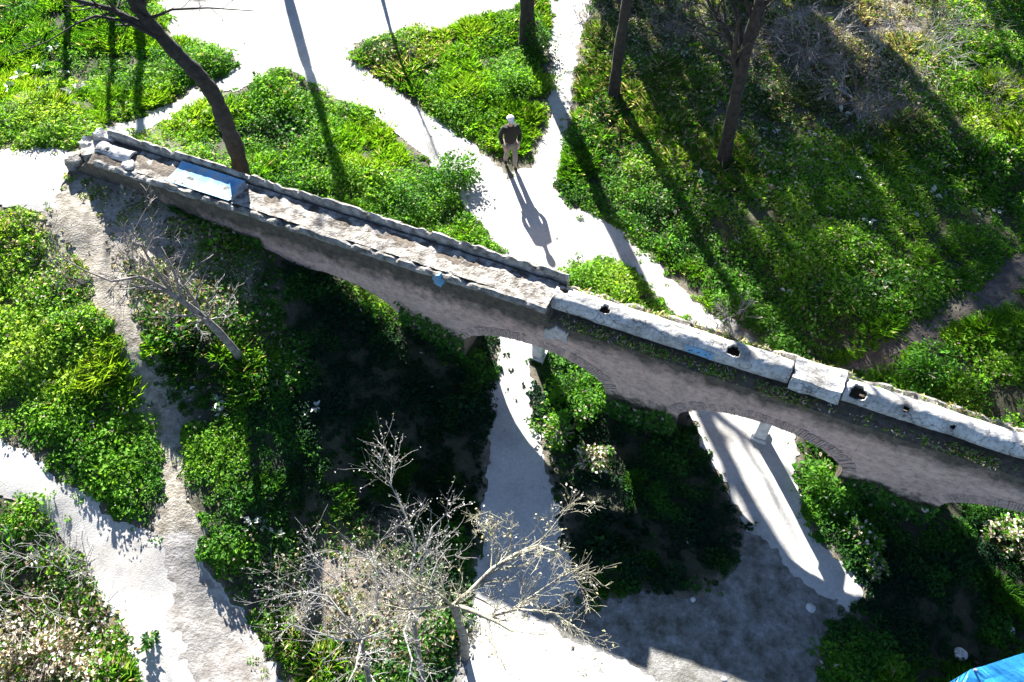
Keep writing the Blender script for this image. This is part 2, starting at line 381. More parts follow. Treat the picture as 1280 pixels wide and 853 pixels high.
for k, mm in (('main', 'sand'), ('lower', 'sand'), ('upper', 'sand'), ('hollow', 'earth')):
    if k == 'hollow':
        px, py = PX, PY
        clear = np.minimum(sdist(poly([(560,930),(585,790),(640,755),(720,790),(840,853),(900,930)]), GX, GY), np.minimum(
            sdist(poly([(640,310),(700,325),(668,480),(664,540),(600,545),(612,420)]), GX, GY),
            sdist(poly([(850,390),(992,470),(1000,590),(1015,650),(1045,697),(1090,742),(1070,770),(1020,750),(940,670),(895,600),(862,520)]), GX, GY))) + edge
        lane = np.minimum(clear, sdist(poly([(606,520),(668,520),(700,640),(720,760),(590,790),(598,640)]), GX, GY) + edge)
        sheet('path', np.maximum(SD[k], lane), 'sand', .016); sheet('earth_path', SD[k], 'earth', .008)
    else:
        sheet('path', SD[k], mm, {'main': .012, 'lower': .020, 'upper': .024}[k])
tr = sdist(stroke([(225,640),(232,700),(255,770),(285,840),(310,920)], [.5,.9,1.2,1.5,1.8]), GX, GY) + edge * 2.2 + .5 * (fbm(GX * 3, GY * 3, 3, 4) - .5)
sheet('shade_track', np.maximum(tr, SD['lower'] + .05), 'grey_shade', .026)  # greyer strip of path, tree shade streaks painted in as colour
for sd, (_, mm, nm) in zip(TSD, TRAILS):
    sheet({'narrow': 'footpath', 'eroded': 'dirt_trail', 'shaded': 'earth_trail'}[nm], sd, mm, .018)

# ------------------------------------------------------------------ the aqueduct
BR = empty('aqueduct', W(0, 0, 0), 'old pink brick aqueduct on low arches with a white vaulted channel along its top', 'aqueduct')
BO = W(0, 0, 0)
def bpart(name, V, Fc, m, uv=None, parent=BR, smooth=False):
    return np_mesh(name, np.asarray(V) - BO, Fc, M[m], parent, uvs=uv, smooth=smooth)
ARCHES = [(-6.1, -2.75, .95, 1.72), (-1.16, 2.18, .85, 1.63), (3.80, 7.22, .85, 1.63), (9.15, 12.6, .85, 1.60), (14.3, 17.6, .85, 1.6)]
T = .92; S0, S1 = -11.35, 19.0; SPLIT = .75
def soffit(s):
    for a, b, zs, zc in ARCHES:
        if a <= s <= b:
            u = (s - (a + b) / 2) / ((b - a) / 2)
            return zs + (zc - zs) * math.sqrt(max(0, 1 - u * u)) ** 1.15
    return -.6
def topz(s):
    base = (2.88 - .42 * float(sstep(-10.5, -11.2, s))) if s < SPLIT else 2.56
    return base
ss = set(np.round(np.arange(S0, S1 + .01, .09), 3)); colsS = sorted(ss)
for a, b, _, _ in ARCHES:
    colsS = [c for c in colsS if abs(c - a) > .03 and abs(c - b) > .03]
    colsS += [a - .001, a + .001, b - .001, b + .001, a + .02, b - .02, a + .05, b - .05]
colsS = sorted(colsS)
def rough_n(s, z): return .05 * (fbm(np.asarray(s) * 2.2 + 5, np.asarray(z) * 2.2, 3, 4) - .5) + .02 * (vnoise(np.asarray(s) * 9, np.asarray(z) * 14, 6) - .5)
V = []; UV = []; Fc = []; K = 22
for i, s in enumerate(colsS):
    zb = soffit(s); zt = topz(s)
    if zb > 0: zb += .07 * (float(fbm(s * 5, 3.3, 2, 3)) - .5)
    zs = np.linspace(zb, zt, K + 1)
    # front bottom->top, ledge across, back top->bottom
    fr = W(s, rough_n(s, zs), zs); V += fr.tolist(); UV += [(s, z) for z in zs]
    tn = np.linspace(.03, T - .03, 6)[1:-1]
    V += W(s, tn, zt + .07 * np.sin((tn / T) * math.pi) + .03 * (vnoise(s * 5 + tn * 7, tn * 9, 2) - .5)).tolist(); UV += [(s, zt + float(t)) for t in tn]
    bz = np.linspace(zb + ((.20 * min(1, (zb + .6) / 1.5)) if zb > 0 else 0), zt, K + 1)[::-1]
    bk = W(s, T - rough_n(s + 50, bz), bz); V += bk.tolist(); UV += [(s, z) for z in zs[::-1]]
    up = (.20 * min(1, (zb + .6) / 1.5)) if zb > 0 else 0
    mid = W(s, np.array([.66, .33]) * T, zb + up * np.array([.66, .33])); V += mid.tolist(); UV += [(s, zb - .3), (s, zb - .6)]
per = 2 * (K + 1) + 4 + 2
for i in range(len(colsS) - 1):
    for j in range(per):
        a, b = i * per + j, i * per + (j + 1) % per
        Fc.append((a, a + per, b + per, b))
Fc.append(tuple(range(per))); n = len(colsS) - 1
Fc.append(tuple(n * per + j for j in range(per))[::-1])
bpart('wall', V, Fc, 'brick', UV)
# rings of radial bricks over the arches
for (a, b, zs, zc) in ARCHES[1:4]:
    cx = (a + b) / 2; hw = (b - a) / 2
    mb = MB(); mo = MB(); nb = 74
    def arcpt(t, off):
        u = -math.cos(t); z = zs + (zc - zs) * math.sin(t) ** 1.15
        # outward direction of the intrados curve
        e = 1e-3; t2 = min(max(t, .02), math.pi - .02)
        f = lambda q: np.array([cx - hw * math.cos(q), zs + (zc - zs) * math.sin(q) ** 1.15])
        d = f(t2 + e) - f(t2 - e); d /= np.linalg.norm(d); nn = np.array([-d[1], d[0]])
        p = np.array([cx + hw * u, z]) + nn * off; return p
    # equal arc lengths
    tt = np.linspace(.12, math.pi - .12, 800); P = np.array([arcpt(t, .0) for t in tt]); L = np.concatenate([[0], np.cumsum(np.linalg.norm(np.diff(P, axis=0), axis=1))])
    ts = np.interp(np.linspace(0, L[-1], nb + 1), L, tt)
    for i in range(nb):
        if random.random() < .10: continue
        g0 = ts[i] + (ts[i+1] - ts[i]) * .14; g1 = ts[i] + (ts[i+1] - ts[i]) * (.80 + .1 * random.random())
        ln = .25 + .05 * random.random(); pr = .012 + .018 * random.random()
        q = [arcpt(g0, .012), arcpt(g1, .012), arcpt(g1, ln), arcpt(g0, ln)]
        q[0][1] = max(q[0][1], -9)
        vv = [W(p[0], -pr, p[1]) for p in q] + [W(p[0], .04, p[1]) for p in q]
        mb.add([v - BO for v in vv], [(0,1,2,3),(0,4,5,1),(1,5,6,2),(2,6,7,3),(3,7,4,0)])
    mb.build('arch_ring', M['voussoir'], BR)
def strip(name, s0, s1, prof, m, step=.07, jag=0, seed=0, cut=None):
    """a course running along the top: closed (n, z) outline swept along s; jag makes its upper edge ragged"""
    S = np.arange(s0, s1 + step * .5, step); V = []; Fc = []; k = len(prof); zmax = max(p[1] for p in prof); zmin = min(p[1] for p in prof)
    UV = []
    for s in S:
        h = 1.0
        if jag:
            h = 1 - jag * max(0, float(fbm(s * 2.9 + seed * 13, seed + .5, seed, 5)) - .45) * 3.4 - .10 * jag * float(vnoise(s * 11, seed + .3, seed))
            h = max(.12, h)
        for j, (n_, z) in enumerate(prof):
            w = .016 * (float(vnoise(s * 7 + 31 * j, seed + j * 3.3, seed + 1)) - .5) * 2
            V.append(W(s, n_ + w, zmin + (z - zmin) * h + (w * .6 if z > zmin else 0))); UV.append((s, z))
    for i in range(len(S) - 1):
        for j in range(k):
            a, b = i * k + j, i * k + (j + 1) % k; Fc.append((a, a + k, b + k, b))
    Fc.append(tuple(range(k))); Fc.append(tuple((len(S) - 1) * k + j for j in range(k))[::-1])
    return bpart(name, V, Fc, m, UV)
# open channel on the left: two rims and the silted floor
strip('near_rim', S0 + .95, SPLIT - .05, [(-.03, 2.86), (-.025, 2.97), (.02, 3.00), (.09, 2.99), (.12, 2.86)], 'rim', jag=.75, seed=1)
strip('far_rim', S0 + .75, SPLIT + .1, [(T - .09, 2.62), (T - .085, 3.11), (T - .04, 3.15), (T + .02, 3.11), (T + .02, 2.62)], 'rim', jag=.22, seed=2)
def heap(name, s0, s1, n0, n1, z, amp, m, seed=0, step=.04):
    S = np.arange(s0, s1, step); Nn = np.linspace(n0, n1, max(4, int((n1 - n0) / step)))
    A, B = np.meshgrid(S, Nn, indexing='ij')
    u = (B - n0) / (n1 - n0); Z = z(u) + amp * (fbm(A * 4, B * 6 + seed, seed, 4) - .5) * 2
    V = W(A, B, Z).reshape(-1, 3); nn = len(Nn); i, j = np.mgrid[0:len(S) - 1, 0:nn - 1]
    Fc = np.stack([i*nn + j, (i+1)*nn + j, (i+1)*nn + j + 1, i*nn + j + 1], -1).reshape(-1, 4)
    return np_mesh(name, V - BO, Fc, M[m], BR, smooth=True)
heap('channel_floor', -6.75, SPLIT, .10, T - .15, lambda u: 2.985 - .05 * u, .045, 'rubble', 1)
heap('painted_lining', -8.5, -6.75, .10, T - .15, lambda u: 2.95 + .07 * (2 * u - 1)**2, .008, 'blue_plaster', 2)
heap('channel_floor', -9.6, -8.5, .12, T - .15, lambda u: 2.95 - .02 * u, .04, 'rubble', 3)
# vaulted cover: half barrel with round inspection holes
def vault(s0, s1, r, nc, zc, holes, seed, thick=.05, flat=1.0):
    gs = .026; S = np.arange(s0, s1, gs); na = max(24, int(math.pi * r * 1.15 / gs)); A = np.linspace(-.10, math.pi + .10, na + 1)
    SS, AA = np.meshgrid(S, A, indexing='ij'); arc = AA * r
    SS = SS.copy(); AA = AA.copy(); keep = np.ones((len(S) - 1, na), bool)
    for hs, ha, hr in holes:
        d0 = SS - hs; d1 = (AA - ha) * r; d = np.hypot(d0, d1) + 1e-9
        wob = hr * (1 + .12 * np.sin(3 * np.arctan2(d1, d0) + hs * 5) + .07 * np.sin(7 * np.arctan2(d1, d0)))
        near = np.abs(d - wob) < gs * .62
        SS = np.where(near, hs + d0 / d * wob, SS); AA = np.where(near, ha + d1 / d * wob / r, AA)
        c0 = (SS[:-1, :-1] + SS[1:, 1:] + SS[1:, :-1] + SS[:-1, 1:]) / 4 - hs; c1 = ((AA[:-1, :-1] + AA[1:, 1:] + AA[1:, :-1] + AA[:-1, 1:]) / 4 - ha) * r
        keep &= np.hypot(c0, c1) > hr * .97 * (1 + .12 * np.sin(3 * np.arctan2(c1, c0) + hs * 5) + .07 * np.sin(7 * np.arctan2(c1, c0)))
    rr = r + .034 * (fbm(SS * 2.2, AA * 1.5 + seed, seed, 4) - .5) * 2 + .012 * (fbm(SS * 11, AA * 5 + seed, seed + 1, 3) - .5)
    def lay(off): return W(SS, nc - np.cos(AA) * (rr + off), zc + np.sin(AA) * (rr + off) * flat).reshape(-1, 3)
    Vo = lay(0); Vi = lay(-thick); nn = na + 1; i, j = np.nonzero(keep)
    fo = np.stack([i*nn + j, (i+1)*nn + j, (i+1)*nn + j + 1, i*nn + j + 1], -1); off = len(Vo)
    faces = [fo, fo[:, ::-1] + off]
    cnt = {}
    for f in fo:
        for q in range(4):
            e = (int(f[q]), int(f[(q+1) % 4])); cnt[e] = 1
    side = [(b, a, a + off, b + off) for (a, b) in cnt if (b, a) not in cnt]
    faces.append(np.array(side)); UV = np.concatenate([np.stack([SS.ravel(), AA.ravel()], 1)] * 2)
    return np_mesh('vault', np.concatenate([Vo, Vi]) - BO, np.concatenate(faces).astype(np.int32), M['plaster'], BR, uvs=UV, smooth=True)
def s_of(px, py, z): p = at(px, py, z); return float(p[0] * TD[0] + (p[1] - FY0) * TD[1])
h1, h2, h3, h4 = s_of(757,386,2.98), s_of(917,440,2.98), s_of(1073,493,2.98), s_of(1132,517,2.95)
e1, e2 = s_of(996,452,3.0), s_of(1056,480,3.0)
vault(SPLIT - .02, e1 - .03, .265, .52, 2.75, [(SPLIT + .16, 1.9, .10), (h1, 1.25, .10), (h2, 1.25, .12)], 1)
vault(e2 + .03, S1 - .2, .235, .54, 2.74, [(h3, 1.05, .15), (h4, 1.0, .06), (h4 + .85, .75, .05), (h4 + 2.6, 1.2, .08)], 4)
vault(-10.62, -9.65, .24, .50, 2.80, [(-10.3, 1.3, .05)], 6)
strip('back_parapet', SPLIT + .2, S1 - .1, [(T - .10, 2.55), (T - .10, 2.80), (T - .02, 2.84), (T + .06, 2.78), (T + .06, 2.55)], 'rubble', jag=.5, seed=5)
S = MB(); S.add([W(s, n_, z) - BO for s in (e1 + .0, e2 - .0) for n_, z in ((.17, 2.72), (.18, 2.86), (.27, 2.98), (.70, 3.03), (.79, 2.98), (.80, 2.72))],
      [(0,6,7,1),(1,7,8,2),(2,8,9,3),(3,9,10,4),(4,10,11,5),(0,1,2,3,4,5),(11,10,9,8,7,6)])
so = S.build('cover_slab', M['plaster'], BR)
bm = bmesh.new(); bm.from_mesh(so.data); bmesh.ops.triangulate(bm, faces=bm.faces[:]); bmesh.ops.subdivide_edges(bm, edges=bm.edges[:], cuts=7, use_grid_fill=True)
for v in bm.verts:
    for k in range(3): v.co[k] += .07 * (float(fbm(v.co.x * 5 + k * 31, v.co.y * 5 + v.co.z * 7, k, 3)) - .5)
bm.to_mesh(so.data); bm.free()
# broken masonry at the ruined left end
for (ps, pn, pz, sz, rz) in [(-11.2,.15,2.58,(.42,.34,.42),.2),(-11.05,.62,2.66,(.5,.36,.45),-.3),(-10.75,.85,2.78,(.6,.22,.5),-.42),(-10.8,.3,2.82,(.34,.3,.2),.5),(-9.62,.22,2.86,(.3,.28,.26),.1),(-9.45,.42,2.82,(.36,.22,.2),.6),(-9.3,.15,2.84,(.24,.2,.2),.9),(-8.3,.12,2.93,(.5,.2,.16),-.4),(-7.9,.08,2.93,(.34,.2,.14),-.35),(-6.75,.45,2.92,(.1,.62,.16),-.42)]:
    b = MB(); c = W(ps, pn, pz) - BO; b.box(c, sz, rz)
    o = b.build('broken_stone', M['rim'] if random.random() < .4 else M['plaster'], BR)
    bm = bmesh.new(); bm.from_mesh(o.data); bmesh.ops.subdivide_edges(bm, edges=bm.edges[:], cuts=4, use_grid_fill=True)
    for v in bm.verts:
        v.co += (Vector(c) - v.co) * .12 * ((v.co - Vector(c)).length / (max(sz) * .7)) ** 2
        q = .05 * max(.15, min(sz)) / .3
        v.co += Vector([q * (float(vnoise(v.co.x * 7 + k * 31, v.co.y * 7 + v.co.z * 9, k)) - .5) * 2 for k in range(3)])
    bm.to_mesh(o.data); bm.free()
# pale patch of old plaster on the face over the second arch, blue paint smears
def patch(name, pts, m, label=None):
    P2 = []; q = []
    for i in range(len(pts)):
        a, b = np.array(pts[i], float), np.array(pts[(i + 1) % len(pts)], float); d = b - a
        for f in (0, .2, .4, .6, .8): q.append(a + d * f + rng.uniform(-1, 1, 2) * min(2.0, .13 * np.hypot(*d)))
    for (px, py) in q:
        lo, hi = -1, 4
        for _ in range(40):
            zz = (lo + hi) / 2; p = at(px, py, zz)
            if p[1] - (FY0 + FS * p[0]) > 0: lo = zz
            else: hi = zz
        P2.append((float(p[0] * TD[0] + (p[1] - FY0) * TD[1]), zz))
    V = [W(s, -.045, z) for s, z in P2] + [W(s, .03, z) for s, z in P2]; k = len(P2)
    o = bpart(name, V, [tuple(range(k))] + [(i, (i+1) % k, (i+1) % k + k, i + k) for i in range(k)], m)
    if label: o['label'] = label
    return o
patch('plaster_patch', [(680,411),(696,408),(711,416),(709,428),(694,422),(682,421)], 'old_plaster', 'pale plaster patch on the brick face')
patch('paint_smear', [(541,345),(550,343),(557,350),(553,357),(544,353)], 'blue_plaster', 'smear of blue paint')
def top_patch(s0, s1, a0, a1, r, nc, zc):
    S_ = np.linspace(s0, s1, 14); A = np.linspace(a0, a1, 8); V = []
    for s in S_:
        for a in A:
            ww = .03 * (float(vnoise(s * 12, a * 9, 4)) - .5)
            V.append(W(s + ww, nc - math.cos(a + ww) * r, zc + math.sin(a + ww) * r))
    Fc = [(i*8 + j, (i+1)*8 + j, (i+1)*8 + j + 1, i*8 + j + 1) for i in range(13) for j in range(7) if random.random() > .12]
    o = bpart('paint_smear', V, Fc, 'blue_plaster'); o['label'] = 'smear of blue paint'
sb = s_of(885, 438, 2.85); top_patch(sb - .45, sb + .15, .05, .6, .29, .52, 2.75)

# stone props standing under two arches
for (px, py, lab) in [(673,446,'pale square stone prop under the arch with the leafy shrub'), (949,546,'pale square stone prop under the arch nearer the right edge')]:
    p = at(px, py); rz = math.atan(FS)
    t = empty('stone_prop', (p[0], p[1], p[2] - .02), lab, 'pillar', None, rz)
    b = MB(); b.box((0,0,.06), (.34,.34,.14)); b.build('base', M['grey_stone'], t)
    b = MB(); b.box((0,0,.80), (.25,.25,1.34)); o = b.build('shaft', M['grey_stone'], t)
    bv = o.modifiers.new('b', 'BEVEL'); bv.width = .02; bv.segments = 2
    b = MB(); b.box((0,0,1.54), (.34,.34,.14)); b.build('capital', M['grey_stone'], t)

# ------------------------------------------------------------------ leaves
def leaf_quads(base, direc, nrm, L, Wd, fold=.25):
    """rhomb leaves bent along the midrib: 4 verts each"""
    direc = direc / (np.linalg.norm(direc, axis=1)[:, None] + 1e-9)
    side = np.cross(direc, nrm); side /= np.linalg.norm(side, axis=1)[:, None] + 1e-9
    up = np.cross(side, direc)
    a = base; c = base + direc * L[:, None] - up * (L * .18)[:, None]
    mid = base + direc * (L * .48)[:, None]
    b = mid + side * (Wd / 2)[:, None] + up * (Wd * fold)[:, None]
    d = mid - side * (Wd / 2)[:, None] + up * (Wd * fold)[:, None]
    V = np.stack([a, b, c, d], 1).reshape(-1, 3)
    n = len(base); f = np.arange(n * 4).reshape(n, 4)
    return V, f
def quads_to_tris(f): return np.concatenate([f[:, [0, 1, 2]], f[:, [0, 2, 3]]])
GREEN = np.array([(.010,.045,.020), (.060,.190,.020), (.150,.330,.022), (.27,.40,.045)])
DRYC = np.array([(.10,.075,.055), (.22,.17,.13), (.40,.34,.28), (.55,.50,.44)])
def colour(t, dry, n):
    t = np.clip(t, 0, 2.999); i = t.astype(int); f = (t - i)[:, None]
    c = GREEN[i] * (1 - f) + GREEN[np.minimum(i + 1, 3)] * f
    d = DRYC[rng.integers(0, 4, n)]
    return np.where((rng.random(n) < dry)[:, None], d, c) * (.75 + .5 * rng.random(n))[:, None]
def bil(Z, x, y):
    i = np.clip(((x - fx[0]) / .06).astype(int), 0, len(fx) - 1) + 22; j = np.clip(((y - fy[0]) / .06).astype(int), 0, len(fy) - 1) + 22
    return Z[j, i]
NP = 34000
X = rng.uniform(-20.5, 20.5, NP * 3); Y = rng.uniform(2.6, 30.5, NP * 3); Z = tz(X, Y)
qx, qy = proj(X, Y, Z)
ok = (qx > -160) & (qx < 1440) & (qy > -140) & (qy < 990)
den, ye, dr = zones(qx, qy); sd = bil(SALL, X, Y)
patchy = fbm(X * 1.1 + 3, Y * 1.1, 2, 4)
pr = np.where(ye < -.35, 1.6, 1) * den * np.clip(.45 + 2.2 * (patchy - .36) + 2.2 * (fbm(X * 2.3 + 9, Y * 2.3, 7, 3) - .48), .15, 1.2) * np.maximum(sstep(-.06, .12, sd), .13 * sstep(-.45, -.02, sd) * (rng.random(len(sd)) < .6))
s_, n_ = X * TD[0] + (Y - FY0) * TD[1], X * NB[0] + (Y - FY0) * NB[1]
inwall = (s_ > S0 - .1) & (n_ > -.16) & (n_ < T + .16)
for a, b, zs, zc in ARCHES: inwall &= ~((s_ > a + .12) & (s_ < b - .12) & (Z < zc - .12) & ((n_ < .2) | (a > -3)))
pw = at(640, 205); ok &= (rng.random(len(X)) < pr) & ~inwall & (np.hypot(X - pw[0], Y - pw[1]) > .42)
X, Y, Z, ye, dr, patchy, sd = [a[ok] for a in (X, Y, Z, ye, dr, patchy, sd)]
print('plants', len(X))
n = len(X)
patch2 = fbm(X * 2.3 + 9, Y * 2.3, 7, 3)
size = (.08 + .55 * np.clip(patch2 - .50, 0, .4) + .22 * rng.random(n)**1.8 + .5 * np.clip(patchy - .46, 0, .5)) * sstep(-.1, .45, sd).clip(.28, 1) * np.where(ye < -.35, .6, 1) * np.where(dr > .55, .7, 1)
kind = np.where(fbm(X * .5 + 11, Y * .5, 5, 3) + .18 * (rng.random(n) - .5) > .56, 1, 0)     # 0 broad nettle-like leaves, 1 grassy tufts
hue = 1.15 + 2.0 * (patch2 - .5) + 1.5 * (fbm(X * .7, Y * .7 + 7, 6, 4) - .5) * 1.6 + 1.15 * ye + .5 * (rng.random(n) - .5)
nl = np.where(kind == 0, 22 + 30 * rng.random(n), 24 + 20 * rng.random(n)).astype(int)
idx = np.repeat(np.arange(n), nl); m = len(idx)
th = rng.uniform(0, 2 * np.pi, m); rr = np.sqrt(rng.random(m)); k1 = kind[idx] == 1; sz = size[idx]
rad = np.where(k1, rr * .45, rr) * sz; hh = np.where(k1, .12 * rng.random(m), (1 - rr**2) * (.45 + .55 * rng.random(m)) * .95 + .05) * sz
base = np.stack([X[idx] + rad * np.cos(th), Y[idx] + rad * np.sin(th), 0 * th], 1)
base[:, 2] = Z[idx] + hh - .01
th2 = th + rng.normal(0, .7, m)
el = np.where(k1, .75 + .35 * rng.random(m), rng.normal(.08, .38, m))
direc = np.stack([np.cos(th2) * np.cos(el), np.sin(th2) * np.cos(el), np.sin(el)], 1)
nrm = rng.normal(0, .30, (m, 3)) + np.array([0, 0, 1.0]) + np.where(k1, 0, rr)[:, None] * .5 * np.stack([np.cos(th), np.sin(th), 0 * th], 1)
spz = .6 + .9 * rng.random(n)**2; spw = .3 + .45 * rng.random(n)
L = np.where(k1, sz * (.5 + .5 * rng.random(m)), (.045 + .05 * rng.random(m)) * spz[idx] * (.75 + sz)); Wd = np.where(k1, .010 + .010 * rng.random(m), L * (spw[idx] + .15 * rng.random(m)))
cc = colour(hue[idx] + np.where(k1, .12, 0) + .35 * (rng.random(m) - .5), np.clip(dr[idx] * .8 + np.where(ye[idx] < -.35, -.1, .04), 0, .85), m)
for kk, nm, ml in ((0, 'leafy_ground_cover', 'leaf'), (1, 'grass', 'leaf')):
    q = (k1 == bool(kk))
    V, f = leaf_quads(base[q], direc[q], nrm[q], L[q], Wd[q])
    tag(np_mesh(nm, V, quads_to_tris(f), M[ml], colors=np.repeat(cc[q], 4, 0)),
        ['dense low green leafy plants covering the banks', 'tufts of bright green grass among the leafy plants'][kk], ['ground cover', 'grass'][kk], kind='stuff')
# leaf litter and pale fallen leaves
NL = 26000
X = rng.uniform(-20, 20, NL); Y = rng.uniform(2.8, 30, NL); Z = tz(X, Y); qx, qy = proj(X, Y, Z)
den, ye, dr = zones(qx, qy); sd = bil(SALL, X, Y)
s_, n_ = X * TD[0] + (Y - FY0) * TD[1], X * NB[0] + (Y - FY0) * NB[1]
ok = (rng.random(NL) < np.where(ye < -.35, .008, .10 + .9 * np.clip(dr, 0, 1)) * np.where(sd < -.05, .16, 1)) & ~((s_ > S0) & (n_ > -.1) & (n_ < T + .1))
X, Y, Z = X[ok], Y[ok], Z[ok]; n = len(X); th = rng.uniform(0, 6.28, n)
V, f = leaf_quads(np.stack([X, Y, Z + .02 + .08 * rng.random(n) * (sd[ok] > 0)], 1), np.stack([np.cos(th), np.sin(th), rng.normal(.1, .3, n)], 1), rng.normal(0, .35, (n, 3)) + np.array([0, 0, 1.]), .05 + .06 * rng.random(n), .03 + .03 * rng.random(n))
tag(np_mesh('leaf_litter', V, quads_to_tris(f), M['dry_leaf'], colors=np.repeat(DRYC[rng.integers(0, 4, n)] * (.6 + .6 * rng.random(n))[:, None], 4, 0)), 'brown and pale dead leaves scattered over the soil', 'leaf litter', kind='stuff')
# weeds and moss on the ledges of the aqueduct
n = 9000; s_ = rng.uniform(.6, 13.5, n); fr = rng.random(n) < .6
clump = fbm(s_ * 2.3, np.where(fr, 0, 9), 3, 3); kp = rng.random(n) < np.clip((clump - .36) * 4, .08, 1)
s_, fr = s_[kp], fr[kp]; n = len(s_)
nn_ = np.where(fr, rng.uniform(-.02, .20, n), rng.uniform(.80, .93, n))
b = W(s_, nn_, np.where(fr, 2.58 + .08 * rng.random(n), 2.70 + .12 * rng.random(n)))
th = rng.uniform(0, 6.28, n); el = rng.uniform(0, 1.2, n)
V, f = leaf_quads(b, np.stack([np.cos(th) * np.cos(el), np.sin(th) * np.cos(el), np.sin(el)], 1), rng.normal(0, .4, (n, 3)) + np.array([0, 0, 1.]), .04 + .09 * rng.random(n), .012 + .03 * rng.random(n))
tag(np_mesh('wall_weeds', V, quads_to_tris(f), M['leaf'], colors=np.repeat(colour(1.0 + 1.8 * rng.random(n), np.full(n, .6), n), 4, 0)), 'dry and green weeds growing along the ledges of the aqueduct', 'weeds', kind='stuff')

n = 9000; s_ = rng.uniform(-8.5, 14, n); z_ = rng.random(n)**1.3
pier = np.ones(n, bool)
for a, b, _, _ in ARCHES: pier &= ~((s_ > a - .02) & (s_ < b + .02))
s_, z_ = s_[pier], z_[pier]; g0 = tz(*W(s_, 0, 0)[:, :2].T); n = len(s_)
topi = .55 + .55 * fbm(s_ * 1.4, s_ * 0, 4, 4); b = W(s_, -.03 - .07 * rng.random(n), g0 + z_ * np.maximum(.1, np.minimum(topi, 2.2 - g0)))
V, f = leaf_quads(b, np.stack([rng.normal(0, .6, n), rng.normal(-.4, .3, n), rng.normal(-.5, .5, n)], 1), rng.normal(0, .3, (n, 3)) + np.array([NB[0] * -1, NB[1] * -1, .5]), .06 + .06 * rng.random(n), .05 + .04 * rng.random(n))
tag(np_mesh('ivy', V, quads_to_tris(f), M['leaf'], colors=np.repeat(colour(.2 + .9 * rng.random(n), np.full(n, .06), n), 4, 0)), 'dark ivy creeping up the feet of the brick piers', 'ivy', kind='stuff')

# ------------------------------------------------------------------ shrubs and broad-leaved plants
def shrub(px, py, rx, ry, h, nleaf, hue, dry, label, group=None, flower=0, name='shrub', rz=0, mat_='leaf', lsz=1.0, sprawl=0):
    p = at(px, py); t = empty(name, p, label, 'shrub' if name == 'shrub' else 'plant', group)
    st = MB()
    for i in range(9):
        a = random.uniform(0, 6.28); e = np.array([math.cos(a) * rx * .6, math.sin(a) * ry * .6, h * random.uniform(.5, .9)])
        st.tube([(0,0,-.05), e * .5 + np.array([0,0,.08]), e], [.018, .012, .005], 4)
    st.build('stem', M['brown_twig'], t)
    k = max(8, int(nleaf / 40)); cl = rng.normal(0, .48, (k, 3)); cl[:, 2] = np.abs(cl[:, 2]) * .9 + .1
    w = rng.integers(0, k, nleaf); q = cl[w] + rng.normal(0, .17, (nleaf, 3)); q[:, 2] = np.clip(q[:, 2], .02, 1.3)
    c, s = math.cos(rz), math.sin(rz); x = q[:, 0] * rx; y = q[:, 1] * ry
    base = np.stack([x*c - y*s, x*s + y*c, q[:, 2] * h], 1)
    base[:, 2] += tz(base[:, 0] + p[0], base[:, 1] + p[1]) - p[2]
    th = np.arctan2(base[:, 1], base[:, 0]) + rng.normal(0, .9, nleaf); el = rng.normal(.1, .4, nleaf)
    V, f = leaf_quads(base, np.stack([np.cos(th)*np.cos(el), np.sin(th)*np.cos(el), np.sin(el)], 1), rng.normal(0, .4, (nleaf, 3)) + np.array([0,0,1.]), lsz * (.06 + .07 * rng.random(nleaf)), lsz * (.03 + .035 * rng.random(nleaf)))
    ch = (hue + .5 * (rng.random(k) - .5))[w] + .3 * (rng.random(nleaf) - .5)
    np_mesh('foliage', V, quads_to_tris(f), M[mat_], t, colors=np.repeat(colour(ch, np.full(nleaf, dry), nleaf), 4, 0))
    if flower:
        q = cl[rng.integers(0, k, flower)] + rng.normal(0, .2, (flower, 3)); x = q[:, 0] * rx; y = q[:, 1] * ry
        base = np.stack([x*c - y*s, x*s + y*c, np.clip(q[:, 2], .3, 1.4) * h + .04], 1); th = rng.uniform(0, 6.28, flower)
        V, f = leaf_quads(base, np.stack([np.cos(th), np.sin(th), .2 + 0*th], 1), rng.normal(0, .5, (flower, 3)) + np.array([0,0,1.]), .05 + .05 * rng.random(flower), .04 + .03 * rng.random(flower))
        np_mesh('blossom', V, quads_to_tris(f), M['dry_leaf'], t, colors=np.repeat(np.array([(.72,.68,.66),(.62,.55,.52),(.55,.42,.36)])[rng.integers(0, 3, flower)], 4, 0))
    return t
shrub(716,500,.55,.55,.6,1500,1.15,.02,'leafy green shrub growing through the middle arch beside the white path', rz=-.4)
shrub(702,548,.45,.45,.45,900,1.4,.15,'low green shrub with scattered pale leaves in front of the middle arch', flower=50)
shrub(745,575,.38,.34,.4,500,1.2,.5,'pale-leaved shrub at the tip of the sunlit patch before the middle arch', flower=130, rz=.4)
shrub(1040,618,.36,.5,.5,1000,1.2,.03,'leafy green shrub rooted inside the right arch', rz=.3)
shrub(1068,668,.22,.42,.4,800,.9,.1,'dark green shrub in front of the right arch dotted with pale leaves', rz=.3, flower=40)
shrub(1092,712,.16,.22,.3,380,1.3,.3,'small shrub with white leaves at the tip of the sunlit strip', flower=45)
shrub(1258,668,.45,.35,.4,600,1.3,.4,'pale shrub under the arch cut off by the right edge', flower=110)
shrub(672,62,.45,.45,.9,1100,.5,.05,'dark bushy shrub crowding the foot of the tree at the top')
shrub(60,815,1.0,.7,.6,900,.9,.75,'dry pinkish bramble heap in the bottom left corner', flower=420)
shrub(190,803,.10,.12,.25,110,.6,.05,'lone dark weed standing on the pale lower path', name='plant')
shrub(205,690,.12,.1,.1,60,1.,.2,'tiny weed sprouting where the trails meet', name='plant') if False else None
